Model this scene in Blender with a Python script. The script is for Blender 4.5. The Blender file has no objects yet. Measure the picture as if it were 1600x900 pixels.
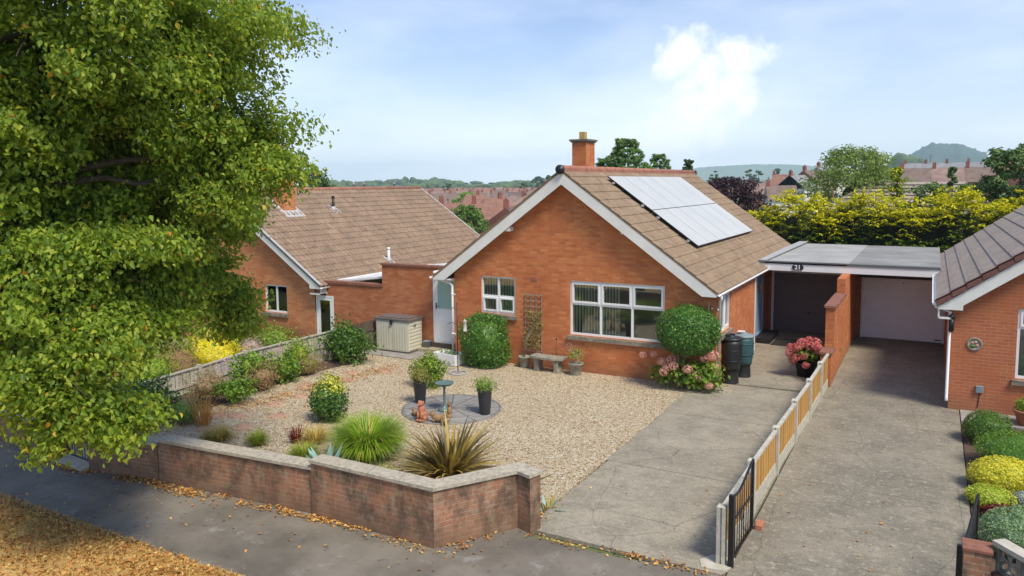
import bpy, math, random
import numpy as np
from mathutils import Vector, Matrix
R = math.radians
rnd = random.Random(21)
rng = np.random.default_rng(21)
scene = bpy.context.scene
COL = scene.collection

# ------------------------------------------------------------------ camera
cd = bpy.data.cameras.new('camera'); cam = bpy.data.objects.new('camera', cd); COL.objects.link(cam)
cd.sensor_width = 36; cd.lens = 1185 / 1600 * 36; cd.shift_y = -50 / 1600
cd.clip_start = .1; cd.clip_end = 30000
cam.matrix_world = (Matrix.Translation((0, 0, 5.2)) @ Matrix.Rotation(R(29.0), 4, 'Z') @
                    Matrix.Rotation(R(90 - 5.45), 4, 'X') @ Matrix.Rotation(R(-.5), 4, 'Z'))
scene.camera = cam
# ------------------------------------------------------------------ world and sun
SUN_AZ, SUN_EL = R(118), R(54)          # azimuth from +Y clockwise (towards +X)
w = bpy.data.worlds.new('World'); scene.world = w; w.use_nodes = True
nt = w.node_tree; nt.nodes.clear()
def wn(t, **k):
    n = nt.nodes.new(t)
    for a, b in k.items(): setattr(n, a, b)
    return n
wo = wn('ShaderNodeOutputWorld'); wb = wn('ShaderNodeBackground'); wb.inputs[1].default_value = .15
sky = wn('ShaderNodeTexSky', sky_type='NISHITA', sun_disc=False, sun_elevation=SUN_EL, sun_rotation=SUN_AZ,
         air_density=1.0, dust_density=1.2, ozone_density=2.0, altitude=50)
tc = wn('ShaderNodeTexCoord')
def wmath(op, a, b=None, c=None, clamp=False):
    n = wn('ShaderNodeMath', operation=op, use_clamp=clamp)
    for i, v in enumerate((a, b, c)):
        if v is None: continue
        if isinstance(v, (int, float)): n.inputs[i].default_value = v
        else: nt.links.new(v, n.inputs[i])
    return n.outputs[0]
sep = wn('ShaderNodeSeparateXYZ'); nt.links.new(tc.outputs['Generated'], sep.inputs[0])
# haze towards the horizon and thin high cloud
hz = wmath('POWER', wmath('SUBTRACT', 1.0, wmath('ABSOLUTE', sep.outputs[2]), clamp=True), 7.0)
mp = wn('ShaderNodeMapping'); mp.inputs['Scale'].default_value = (1.2, 1.2, 3.6); nt.links.new(tc.outputs['Generated'], mp.inputs[0])
n1 = wn('ShaderNodeTexNoise'); n1.inputs['Scale'].default_value = 2.2; n1.inputs['Detail'].default_value = 7; n1.inputs['Roughness'].default_value = .55
nt.links.new(mp.outputs[0], n1.inputs[0])
thin = wn('ShaderNodeMapRange'); thin.inputs[1].default_value = .40; thin.inputs[2].default_value = .75; thin.inputs[4].default_value = .38
nt.links.new(n1.outputs[0], thin.inputs[0])
# the white puffs: distance from a direction, edge broken by noise
n2 = wn('ShaderNodeTexNoise'); n2.inputs['Scale'].default_value = 26; n2.inputs['Detail'].default_value = 9; n2.inputs['Roughness'].default_value = .62
nt.links.new(tc.outputs['Generated'], n2.inputs[0])
def puff(az, el, rad, sx=1.0):
    d = Vector((math.cos(R(el)) * math.sin(R(az)), math.cos(R(el)) * math.cos(R(az)), math.sin(R(el))))
    v = wn('ShaderNodeVectorMath', operation='DISTANCE'); nt.links.new(tc.outputs['Generated'], v.inputs[0]); v.inputs[1].default_value = d
    a = wmath('SUBTRACT', 1.0, wmath('DIVIDE', v.outputs['Value'], R(rad)))
    a = wmath('ADD', a, wmath('MULTIPLY', wmath('SUBTRACT', n2.outputs[0], .5), 2.6))
    return wmath('MULTIPLY', a, 1.3, clamp=True)
pf = [puff(-16.2, 9.0, 2.3), puff(-14.8, 7.8, 2.6), puff(-12.6, 8.6, 2.2), puff(-13.0, 7.0, 2.4), puff(-14.6, 5.8, 2.5), puff(-15.6, 4.0, 2.6), puff(-16.6, 2.6, 2.4), puff(-14.2, 3.8, 2.0)]
acc = pf[0]
for p in pf[1:]: acc = wmath('MAXIMUM', acc, p)
fac = wmath('ADD', thin.outputs[0], wmath('MULTIPLY', hz, .85), clamp=True)
mix = wn('ShaderNodeMix', data_type='RGBA'); nt.links.new(fac, mix.inputs[0])
tint = wn('ShaderNodeMix', data_type='RGBA', blend_type='MULTIPLY'); tint.inputs[0].default_value = 1
nt.links.new(sky.outputs[0], tint.inputs[6]); tint.inputs[7].default_value = (.355, .43, .56, 1)
nt.links.new(tint.outputs[2], mix.inputs[6]); mix.inputs[7].default_value = (4.4, 4.65, 4.9, 1)
mix2 = wn('ShaderNodeMix', data_type='RGBA'); nt.links.new(acc, mix2.inputs[0]); nt.links.new(mix.outputs[2], mix2.inputs[6]); mix2.inputs[7].default_value = (4.3, 4.4, 4.5, 1)
nt.links.new(mix2.outputs[2], wb.inputs[0]); nt.links.new(wb.outputs[0], wo.inputs[0])
sl = bpy.data.lights.new('sun', 'SUN'); sl.energy = 2.2; sl.angle = R(16); sl.color = (1, .91, .76)
so = bpy.data.objects.new('sun', sl); COL.objects.link(so)
sd = Vector((math.cos(SUN_EL) * math.sin(SUN_AZ), math.cos(SUN_EL) * math.cos(SUN_AZ), math.sin(SUN_EL)))
so.rotation_euler = sd.to_track_quat('Z', 'Y').to_euler(); so.location = (20, -20, 60)
scene.view_settings.view_transform = 'Standard'; scene.view_settings.look = 'None'
scene.view_settings.gamma = 1; scene.view_settings.use_curve_mapping = False
scene.view_settings.exposure = .98
scene.render.engine = 'CYCLES'
cy = scene.cycles; cy.use_denoising = True; cy.max_bounces = 7; cy.diffuse_bounces = 5; cy.glossy_bounces = 3
cy.transmission_bounces = 4; cy.transparent_max_bounces = 8; cy.volume_bounces = 1; cy.caustics_reflective = False; cy.caustics_refractive = False

# ------------------------------------------------------------------ material helpers
class NT:
    def __init__(s, name, rough=.8):
        s.m = bpy.data.materials.new(name); s.m.use_nodes = True; s.t = s.m.node_tree
        s.b = s.t.nodes['Principled BSDF']; s.b.inputs['Roughness'].default_value = rough
        s.out = s.t.nodes['Material Output']
    def n(s, t, ins=None, **k):
        x = s.t.nodes.new(t)
        for a, b in k.items(): setattr(x, a, b)
        for a, b in (ins or {}).items():
            if isinstance(b, bpy.types.NodeSocket): s.t.links.new(b, x.inputs[a])
            else: x.inputs[a].default_value = b
        return x
    def uv(s): return s.n('ShaderNodeTexCoord').outputs['UV']
    def obj(s): return s.n('ShaderNodeTexCoord').outputs['Object']
    def pos(s): return s.n('ShaderNodeNewGeometry').outputs['Position']
    def noise(s, vec, scale, detail=4, rough=.55): return s.n('ShaderNodeTexNoise', {'Vector': vec, 'Scale': scale, 'Detail': detail, 'Roughness': rough}).outputs[0]
    def rng(s, v, a, b, c=0., d=1.): return s.n('ShaderNodeMapRange', {0: v, 1: a, 2: b, 3: c, 4: d}).outputs[0]
    def mix(s, f, a, b, mode='MIX'): return s.n('ShaderNodeMix', {0: f, 6: a, 7: b}, data_type='RGBA', blend_type=mode).outputs[2]
    def ramp(s, v, stops):
        x = s.n('ShaderNodeValToRGB', {0: v}); e = x.color_ramp.elements
        while len(e) < len(stops): e.new(.5)
        for i, (p, c) in enumerate(stops): e[i].position = p; e[i].color = c
        return x.outputs[0]
    def math(s, op, a, b=0., clamp=False): return s.n('ShaderNodeMath', {0: a, 1: b}, operation=op, use_clamp=clamp).outputs[0]
    def bump(s, h, strength=.3, dist=.02): s.t.links.new(s.n('ShaderNodeBump', {'Height': h, 'Strength': strength, 'Distance': dist}).outputs[0], s.b.inputs['Normal'])
    def col(s, c): s.t.links.new(c, s.b.inputs['Base Color']) if isinstance(c, bpy.types.NodeSocket) else setattr(s.b.inputs['Base Color'], 'default_value', c)
def C(r, g, b): return (r, g, b, 1)
def plain(name, c, rough=.6, var=.12, scale=6, metal=0., bump=0.):
    m = NT(name, rough); v = m.noise(m.pos(), scale, 5)
    m.col(m.mix(m.rng(v, .3, .7), C(*[x * (1 - var) for x in c]), C(*[min(1, x * (1 + var)) for x in c])))
    m.b.inputs['Metallic'].default_value = metal
    if bump: m.bump(m.noise(m.pos(), 60, 4), bump, .01)
    return m.m
def brick(name, c1, c2, mortar, stain=0., pale=0.):
    m = NT(name, .85); uv = m.uv()
    bt = m.n('ShaderNodeTexBrick', {'Vector': uv, 'Color1': C(*c1), 'Color2': C(*c2), 'Mortar': C(*mortar), 'Scale': 1., 'Mortar Size': .008,
        'Mortar Smooth': .25, 'Bias': 0., 'Brick Width': .225, 'Row Height': .075})
    bt.offset = .5
    c = m.mix(m.rng(m.noise(uv, .9, 7, .6), .38, .62, 0, .55), bt.outputs[0], C(c1[0] * .80, c1[1] * .66, c1[2] * .6))
    bt2 = m.n('ShaderNodeTexBrick', {'Vector': uv, 'Color1': C(0, 0, 0), 'Color2': C(1, 1, 1), 'Mortar': C(.5, .5, .5), 'Scale': 1., 'Mortar Size': .0, 'Bias': 0., 'Brick Width': .225, 'Row Height': .075}); bt2.offset = .5
    c = m.mix(m.rng(bt2.outputs[0], .70, 1, 0, .24), c, C(c2[0] * 1.15, c2[1] * 1.5, c2[2] * 1.7))
    c = m.mix(m.rng(bt2.outputs[0], .0, .3, .26, 0), c, C(c1[0] * .62, c1[1] * .55, c1[2] * .6))
    c = m.mix(m.rng(m.noise(uv, 40, 3), .3, .7, 0, .22), c, C(*[x * .55 for x in c1]))
    if stain:
        mp = m.n('ShaderNodeMapping', {'Vector': uv, 'Scale': (1.0, .55, 1)}).outputs[0]
        f = m.rng(m.noise(mp, 2.4, 9, .70), .42, .58, 0, stain)
        c = m.mix(f, c, C(.075, .055, .036))
        f = m.rng(m.noise(uv, 3.7, 8, .75), .50, .62, 0, stain * .65)
        c = m.mix(f, c, C(.36, .29, .19))
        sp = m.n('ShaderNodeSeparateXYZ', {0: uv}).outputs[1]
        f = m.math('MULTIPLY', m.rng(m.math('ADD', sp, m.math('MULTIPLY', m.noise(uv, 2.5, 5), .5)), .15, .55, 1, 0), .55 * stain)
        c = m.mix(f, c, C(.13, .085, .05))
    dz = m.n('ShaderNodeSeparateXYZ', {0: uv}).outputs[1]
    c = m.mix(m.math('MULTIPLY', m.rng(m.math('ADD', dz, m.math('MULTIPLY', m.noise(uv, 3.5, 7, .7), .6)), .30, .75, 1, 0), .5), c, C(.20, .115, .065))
    sv = m.n('ShaderNodeMapping', {'Vector': uv, 'Scale': (4.5, .35, 1)}).outputs[0]
    c = m.mix(m.rng(m.noise(sv, 1.6, 6, .65), .56, .74, 0, .38), c, C(c1[0] * .5, c1[1] * .5, c1[2] * .6))
    if pale: c = m.mix(m.rng(m.noise(uv, 1.3, 8, .7), .6, .75, 0, pale), c, C(.32, .22, .14))
    m.col(c); inv = m.math('SUBTRACT', 1., bt.outputs[1])
    m.bump(m.math('ADD', inv, m.math('MULTIPLY', m.noise(uv, 60, 3), .4)), .45, .008)
    return m.m
def tiles(name, c1, c2, dirt, course=.345, wid=.3, moss=.2):
    m = NT(name, .9); uv = m.uv()
    bt = m.n('ShaderNodeTexBrick', {'Vector': uv, 'Color1': C(*c1), 'Color2': C(*c2), 'Mortar': C(*[x * .55 for x in c1]), 'Scale': 1., 'Mortar Size': .003,
        'Mortar Smooth': .5, 'Brick Width': wid, 'Row Height': course}); bt.offset = .0
    c = m.mix(m.rng(m.noise(uv, .7, 6, .6), .35, .7, 0, .5), bt.outputs[0], C(*dirt))
    c = m.mix(m.rng(m.noise(uv, 9, 6, .7), .56, .70, 0, moss), c, C(.09, .075, .05))
    c = m.mix(m.rng(m.noise(uv, 22, 4, .7), .62, .72, 0, .45), c, C(.48, .42, .33))
    c = m.mix(m.rng(m.noise(uv, 3.2, 8, .75), .50, .64, 0, .45), c, C(*[x * .5 for x in dirt]))
    m.col(c); m.bump(m.noise(uv, 90, 3), .3, .006)
    return m.m
def leafm(name, cols, rough=.5, trans=.3, tex=None):
    """cols: list of colours picked per leaf"""
    m = NT(name, rough); g = m.n('ShaderNodeNewGeometry').outputs['Random Per Island']
    st = [(i / max(1, len(cols) - 1), C(*c)) for i, c in enumerate(cols)]
    c = m.ramp(g, st); m.col(c); m.b.inputs['Specular IOR Level'].default_value = .35
    tr = m.n('ShaderNodeBsdfTranslucent', {0: m.mix(.5, c, C(cols[-1][0] * 1.3, cols[-1][1] * 1.4, cols[-1][2]))})
    ms = m.n('ShaderNodeMixShader', {0: trans}); m.t.links.new(m.b.outputs[0], ms.inputs[1]); m.t.links.new(tr.outputs[0], ms.inputs[2])
    m.t.links.new(ms.outputs[0], m.out.inputs[0]); return m.m
M = {}
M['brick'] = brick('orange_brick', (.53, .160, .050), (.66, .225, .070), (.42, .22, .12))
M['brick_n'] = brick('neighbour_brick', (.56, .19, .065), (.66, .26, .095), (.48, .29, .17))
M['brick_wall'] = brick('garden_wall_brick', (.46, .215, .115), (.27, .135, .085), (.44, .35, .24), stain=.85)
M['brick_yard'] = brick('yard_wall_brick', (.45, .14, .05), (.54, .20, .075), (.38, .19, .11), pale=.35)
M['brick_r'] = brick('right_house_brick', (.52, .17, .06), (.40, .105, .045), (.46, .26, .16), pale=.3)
M['brick_far'] = plain('distant_brick', (.26, .09, .06), .9, .2, .6)
M['render_far'] = plain('distant_render', (.68, .64, .56), .9, .1, .5)
M['tile_a'] = tiles('brown_tiles', (.255, .178, .113), (.32, .23, .148), (.185, .13, .085), moss=.6)
M['tile_b'] = tiles('ribbed_brown_tiles', (.245, .168, .112), (.33, .228, .152), (.175, .122, .083), wid=.21, moss=.6)
M['tile_c'] = tiles('grey_brown_tiles', (.30, .24, .20), (.39, .31, .25), (.34, .31, .265), wid=.33, moss=.7)
M['verge_tile'] = plain('red_verge_tile', (.16, .07, .055), .7)
M['ridge_tile'] = plain('ridge_tile', (.34, .15, .10), .85, .25, 5)
for k, c in dict(red=(.24, .12, .085), brown=(.18, .125, .10), grey=(.23, .23, .235), pink=(.25, .165, .135), dark=(.13, .09, .08)).items():
    M['roof_' + k] = plain('distant_%s_roof' % k, c, .9, .22, .9)
M['white'] = plain('white_upvc', (.80, .80, .79), .35, .03, 3)
M['board'] = plain('white_painted_board', (.74, .73, .68), .5, .06, 2.5)
M['blind'] = plain('cream_blind', (.80, .76, .58), .8, .05)
M['curtain'] = plain('cream_curtain', (.60, .56, .46), .9, .1, 9)
M['dark'] = plain('dark_interior', (.05, .048, .045), .9)
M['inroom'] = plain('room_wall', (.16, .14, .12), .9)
M['black'] = plain('black_plastic', (.016, .017, .019), .45, .2, 8)
M['blackmetal'] = plain('black_iron', (.012, .012, .013), .4, .2, 8)
M['pot'] = plain('charcoal_pot', (.035, .037, .042), .55, .15, 10)
M['greenbin'] = plain('dark_green_plastic', (.03, .085, .09), .5, .15, 6)
M['lidgrey'] = plain('grey_lid', (.20, .25, .27), .5, .1)
M['terracotta'] = plain('terracotta', (.40, .16, .09), .85, .2, 12)
M['stone'] = plain('weathered_stone', (.27, .25, .20), .9, .35, 9, bump=.5)
M['sill'] = plain('concrete_sill', (.22, .19, .14), .9, .4, 7, bump=.4)
M['step'] = plain('step_stone', (.36, .31, .21), .9, .25, 5)
M['shed'] = plain('cream_resin', (.56, .54, .42), .6, .05, 3)
M['shedlid'] = plain('brown_grey_lid', (.14, .115, .10), .6, .12, 6)
M['door_brown'] = plain('brown_garage_steel', (.17, .135, .13), .6, .08, 6)
M['door_white'] = plain('white_garage_steel', (.90, .91, .93), .5, .04, 4)
M['bluedoor'] = plain('pale_blue_door', (.28, .42, .58), .4, .05)
M['coping'] = plain('stone_coping', (.40, .355, .275), .9, .28, 14, bump=.5)
M['coping_brick'] = plain('dark_tile_coping', (.24, .10, .065), .9, .3, 8)
M['concrete_post'] = plain('concrete_post', (.47, .44, .36), .9, .18, 8, bump=.3)
M['bird'] = plain('verdigris', (.13, .20, .18), .5, .3, 20, metal=.3)
M['lead'] = plain('lead_flashing', (.42, .42, .42), .5, .1)
M['buff'] = plain('buff_pot', (.46, .30, .10), .85, .1)
M['capstone'] = plain('chimney_cap', (.15, .13, .11), .9, .2)
M['bark'] = plain('bark', (.065, .048, .035), .9, .35, 14, bump=.8)
M['branch'] = plain('pale_branch', (.30, .24, .17), .9, .2, 14)
M['soil'] = plain('soil', (.105, .062, .040), .95, .4, 16, bump=.9)
M['yellowthing'] = plain('yellow_fabric', (.65, .42, .05), .9)
M['rubber'] = plain('door_mat', (.02, .019, .018), .95)
M['soilpot'] = plain('compost', (.04, .028, .02), .95)
m = NT('flat_roof_felt', .85); n_ = m.noise(m.pos(), .9, 8, .65); c = m.mix(m.rng(n_, .35, .65), C(.30, .30, .285), C(.40, .40, .38))
c = m.mix(m.rng(m.noise(m.pos(), 30, 3), .62, .72, 0, .6), c, C(.13, .12, .09)); m.col(c); m.bump(m.noise(m.pos(), 8, 4), .3, .02); M['felt'] = m.m
m = NT('dark_roof_felt', .85); c = m.mix(m.rng(m.noise(m.pos(), .9, 8, .65), .35, .65), C(.20, .195, .19), C(.30, .30, .29))
c = m.mix(m.rng(m.noise(m.pos(), 30, 3), .62, .72, 0, .6), c, C(.10, .09, .08)); m.col(c); m.bump(m.noise(m.pos(), 8, 4), .3, .02); M['felt2'] = m.m
M['felttrim'] = plain('roof_edge_trim', (.12, .13, .125), .6, .1)
def glass(name, tint=(.02, .03, .03), ior=1.55, dens=.25):
    m = NT(name, .03); m.col(C(*tint)); m.b.inputs['IOR'].default_value = ior
    fr = m.n('ShaderNodeFresnel', {0: ior}).outputs[0]
    tr = m.n('ShaderNodeBsdfTransparent', {0: C(.88, .93, .90)}); gl = m.n('ShaderNodeBsdfGlossy', {0: C(.9, .9, .9), 'Roughness': .02})
    ms = m.n('ShaderNodeMixShader', {0: m.math('ADD', fr, dens * .25, True)}); m.t.links.new(tr.outputs[0], ms.inputs[1]); m.t.links.new(gl.outputs[0], ms.inputs[2])
    m.t.links.new(ms.outputs[0], m.out.inputs[0]); return m.m
M['glass'] = glass('window_glass')
m = NT('frosted_glass', .35); m.col(C(.33, .50, .44)); m.b.inputs['Specular IOR Level'].default_value = .8; M['frost'] = m.m
m = NT('solar_glass', .38); m.b.inputs['IOR'].default_value = 1.5
m.col(m.mix(m.rng(m.noise(m.pos(), 1.5, 5), .3, .7), C(.50, .505, .475), C(.55, .555, .52))); m.b.inputs['Metallic'].default_value = 0  # pale base colour stands in for bright sky reflected off dark panels
m.b.inputs['Coat Weight'].default_value = .12; m.b.inputs['Coat Roughness'].default_value = .2; M['solar'] = m.m
m = NT('polycarbonate', .3); m.col(C(.62, .66, .64)); M['poly'] = m.m
# timber fence boards
def timber(name, c1, c2, sc=(30, 30, 2)):
    m = NT(name, .85); p = m.pos(); v = m.n('ShaderNodeMapping', {'Vector': p, 'Scale': sc}).outputs[0]
    g = m.noise(v, 1.0, 6, .6); c = m.mix(m.rng(g, .3, .7), C(*c1), C(*c2))
    c = m.mix(m.rng(m.n('ShaderNodeNewGeometry').outputs['Random Per Island'], 0, 1, 0, .45), c, C(*[x * .6 for x in c1]))
    m.col(c); m.bump(g, .3, .004); return m.m
M['fence_grey'] = timber('weathered_timber', (.40, .36, .29), (.56, .52, .43))
M['fence_new'] = timber('golden_timber', (.44, .22, .05), (.60, .35, .10))
M['fence_dark'] = timber('dark_timber', (.075, .055, .042), (.13, .10, .075))
M['trellis'] = timber('trellis_timber', (.30, .20, .14), (.42, .31, .23))
# ground materials
m = NT('gravel', .9); p = m.pos()
vo = m.n('ShaderNodeTexVoronoi', {'Vector': p, 'Scale': 34.}); de = m.n('ShaderNodeTexVoronoi', {'Vector': p, 'Scale': 34.}, feature='DISTANCE_TO_EDGE')
sp = m.n('ShaderNodeSeparateColor', {0: vo.outputs['Color']}).outputs[0]
c = m.ramp(sp, [(0, C(.22, .13, .065)), (.12, C(.42, .27, .125)), (.28, C(.62, .47, .27)), (.55, C(.74, .62, .40)), (.82, C(.82, .72, .52)), (1, C(.90, .84, .70))])
c = m.mix(m.rng(m.noise(p, .55, 4), .4, .7, 0, .22), c, C(.48, .34, .20))
c = m.mix(m.rng(de.outputs[0], .0, .10, .85, 0), c, C(.15, .10, .06))
m.col(c); m.bump(m.math('MINIMUM', de.outputs[0], .3), 1.0, .05); M['gravel'] = m.m
m = NT('tarmac', .9); p = m.pos()
c = m.mix(m.rng(m.noise(p, .8, 9, .62), .38, .62), C(.12, .103, .080), C(.215, .188, .148))
c = m.mix(m.rng(m.noise(p, 2.3, 8, .7), .57, .66, 0, .6), c, C(.30, .29, .26))
c = m.mix(m.rng(m.noise(p, 4.1, 7, .7), .58, .68, 0, .6), c, C(.038, .034, .030))
c = m.mix(m.rng(m.noise(p, 95, 2), .55, .75, 0, .5), c, C(.26, .25, .23)); m.col(c)
m.bump(m.noise(p, 110, 3), .6, .01); M['tarmac'] = m.m
def concrete(name, a, b, dark, jy):
    m = NT(name, .9); p = m.pos()
    c = m.mix(m.rng(m.noise(p, .6, 8, .6), .35, .65), C(*a), C(*b))
    c = m.mix(m.rng(m.noise(p, 1.7, 9, .72), .46, .62, 0, .55), c, C(*dark))
    st = m.n('ShaderNodeMapping', {'Vector': p, 'Scale': (1.0, 5.5, 1)}).outputs[0]
    c = m.mix(m.rng(m.noise(st, 2.2, 6, .6), .5, .75, 0, .35), c, C(*[x * .6 for x in dark]))
    c = m.mix(m.rng(m.noise(p, 9, 7, .75), .545, .62, 0, .7), c, C(.42, .38, .29))
    c = m.mix(m.rng(m.noise(p, 22, 6, .8), .52, .62, 0, .55), c, C(.10, .09, .07))
    c = m.mix(m.rng(m.noise(p, 38, 4, .7), .56, .66, 0, .5), c, C(.44, .40, .31))
    c = m.mix(m.rng(m.noise(p, 90, 2), .5, .8, 0, .5), c, C(*[x * .45 for x in dark]))
    cr = m.n('ShaderNodeTexVoronoi', {'Vector': m.mix(.12, p, m.n('ShaderNodeTexNoise', {'Vector': p, 'Scale': 2.}).outputs[1]), 'Scale': .62}, feature='DISTANCE_TO_EDGE').outputs[0]
    c = m.mix(m.rng(cr, 0, .006, .5, 0), c, C(.05, .045, .035))
    m.col(c); m.bump(m.noise(p, 80, 4), .45, .008); return m.m
M['drive'] = concrete('drive_concrete', (.265, .235, .175), (.385, .34, .255), (.185, .163, .12), 0)
M['drive_r'] = concrete('old_concrete', (.205, .183, .137), (.305, .27, .20), (.13, .114, .085), 0)
m = NT('dry_verge', .95); p = m.pos()
c = m.mix(m.rng(m.noise(p, 1.5, 8, .65), .35, .62), C(.52, .32, .10), (.68, .47, .18, 1))
c = m.mix(m.rng(m.noise(p, 3.3, 8, .7), .52, .62, 0, .6), c, C(.36, .17, .05)); c = m.mix(m.rng(m.noise(p, 45, 3, .7), .5, .62, 0, .6), c, C(.16, .09, .03))
m.col(c); m.bump(m.noise(p, 60, 5), .8, .03); M['verge'] = m.m
m = NT('terrain', .95); p = m.pos()
c = m.mix(m.rng(m.noise(p, .006, 6), .4, .6), C(.10, .14, .045), C(.17, .19, .08)); c = m.mix(m.rng(m.noise(p, .15, 6), .45, .6, 0, .6), c, C(.06, .09, .03))
m.col(c); M['terrain'] = m.m
m = NT('wooded_hill', .95); p = m.pos(); c = m.mix(m.rng(m.noise(p, .02, 6), .4, .6), C(.030, .050, .022), C(.055, .085, .03)); m.col(c); M['hill'] = m.m
M['fields'] = plain('distant_fields', (.17, .21, .13), .95, .15, .01)  # far hill base colour lightened to paint in extra distance haze
m = NT('paving_slab', .9); p = m.pos(); c = m.mix(m.rng(m.noise(p, 3, 6), .35, .65), C(.24, .22, .20), C(.34, .31, .27)); m.col(c); m.bump(m.noise(p, 50, 3), .4, .01); M['slab'] = m.m
m = NT('patio_circle', .9); p = m.obj(); x = m.n('ShaderNodeSeparateXYZ', {0: p})
rr = m.n('ShaderNodeVectorMath', {0: p}, operation='LENGTH').outputs['Value']; an = m.math('ARCTAN2', x.outputs[1], x.outputs[0])
fr = m.math('FRACT', m.math('MULTIPLY', rr, 1 / .37)); fa = m.math('FRACT', m.math('ADD', m.math('MULTIPLY', an, 12 / math.tau), 6.))
gr = m.math('MAXIMUM', m.math('LESS_THAN', fr, .05), m.math('LESS_THAN', m.math('MULTIPLY', fa, rr), .045))
c = m.mix(m.rng(m.noise(p, 4, 6), .35, .65), C(.19, .185, .175), C(.29, .28, .26)); c = m.mix(gr, c, C(.07, .065, .055)); m.col(c); M['circle'] = m.m
# foliage
G_ = lambda *c: list(c)
M['leaf_tree'] = leafm('tree_leaf', [(.085, .155, .024), (.145, .245, .03), (.22, .335, .036), (.32, .415, .045), (.47, .52, .065)], .45, .5)
M['leaf_autumn'] = leafm('autumn_leaf', [(.42, .14, .02), (.55, .28, .03), (.50, .40, .04)], .5, .3)
M['leaf_shrub'] = leafm('shrub_leaf', [(.06, .125, .018), (.11, .21, .028), (.19, .31, .045)], .38, .26)
M['leaf_topiary'] = leafm('topiary_leaf', [(.045, .12, .02), (.085, .20, .03), (.17, .33, .055)], .34, .24)
M['leaf_bay'] = leafm('bay_leaf', [(.035, .09, .02), (.07, .16, .03), (.14, .26, .05)], .36, .22)
M['leaf_dark'] = leafm('dark_leaf', [(.03, .07, .022), (.055, .11, .03), (.09, .16, .045)], .5, .2)
M['leaf_lime'] = leafm('lime_leaf', [(.20, .30, .02), (.32, .43, .035), (.44, .54, .06)], .5, .35)
M['leaf_lime2'] = leafm('young_leaf', [(.13, .25, .02), (.22, .36, .03), (.32, .45, .06)], .5, .35)
M['leaf_yellow'] = leafm('yellow_leaf', [(.62, .52, .015), (.78, .67, .02), (.88, .78, .05)], .5, .3)
M['leaf_gold'] = leafm('golden_leaf', [(.46, .48, .04), (.62, .60, .07), (.74, .70, .14)], .5, .3)
M['leaf_olive'] = leafm('olive_leaf', [(.17, .18, .04), (.26, .26, .06), (.36, .34, .09)], .6, .3)
M['leaf_grey'] = leafm('grey_green_leaf', [(.20, .31, .16), (.29, .41, .22), (.38, .50, .29)], .6, .25)
M['leaf_silver'] = leafm('silver_leaf', [(.35, .40, .34), (.48, .53, .46)], .7, .2)
M['leaf_red'] = leafm('burgundy_leaf', [(.10, .012, .015), (.18, .02, .02), (.24, .04, .03)], .5, .25)
M['leaf_bronze'] = leafm('dead_leaf', [(.24, .13, .06), (.36, .22, .11), (.46, .31, .18)], .8, .2)
M['leaf_pink'] = leafm('dusky_pink_flower', [(.50, .26, .28), (.62, .38, .38), (.60, .48, .42)], .8, .3)
M['grey_plastic'] = plain('grey_plastic', (.42, .43, .40), .5)
M['leaf_mauve'] = leafm('mauve_flower', [(.52, .33, .50), (.68, .52, .66)], .8, .3)
M['leaf_maple'] = leafm('purple_leaf', [(.022, .010, .016), (.045, .018, .026), (.075, .035, .040)], .6, .15)
M['leaf_con'] = leafm('conifer_leaf', [(.07, .15, .035), (.13, .24, .05), (.20, .33, .07)], .6, .2)
M['leaf_weep'] = leafm('weeping_conifer_leaf', [(.07, .13, .04), (.12, .20, .06), (.18, .27, .09)], .7, .2)
M['leaf_willow'] = leafm('willow_leaf', [(.13, .20, .045), (.21, .30, .06), (.30, .38, .09)], .6, .3)
M['leaf_goldcon'] = leafm('golden_conifer_tip', [(.48, .50, .015), (.68, .64, .02), (.85, .76, .03)], .6, .25)
M['leaf_greencon'] = leafm('hedge_conifer_leaf', [(.03, .065, .012), (.08, .15, .018), (.20, .29, .02)], .6, .2)
M['hyd_pink'] = leafm('hydrangea_pink', [(.72, .30, .27), (.82, .44, .36), (.80, .54, .40)], .8, .3)
M['hyd_rose'] = leafm('hydrangea_rose', [(.62, .10, .14), (.72, .20, .20), (.66, .30, .22)], .8, .3)
M['grass_lime'] = leafm('lime_grass', [(.17, .30, .02), (.28, .42, .03), (.38, .52, .06)], .5, .4)
M['straw'] = leafm('straw_blade', [(.58, .35, .09), (.76, .53, .19), (.56, .43, .12)], .7, .3)
M['orange_blade'] = leafm('orange_blade', [(.50, .22, .05), (.62, .34, .10)], .7, .3)
M['olive_blade'] = leafm('olive_blade', [(.24, .26, .04), (.36, .36, .06), (.44, .34, .10)], .7, .3)
M['agave'] = plain('agave', (.24, .38, .32), .5, .2, 8)
M['phor_dark'] = leafm('flax_bronze', [(.11, .075, .035), (.20, .15, .055), (.32, .27, .09)], .45, .15)
M['phor_yel'] = leafm('flax_yellow', [(.38, .30, .07), (.52, .40, .09), (.44, .28, .05)], .5, .2)
M['litter'] = leafm('fallen_leaf', [(.26, .10, .03), (.40, .17, .045), (.58, .30, .08), (.66, .46, .14)], .7, .1)
M['core'] = plain('inner_twigs', (.020, .026, .012), .95, .3, 10)

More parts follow.
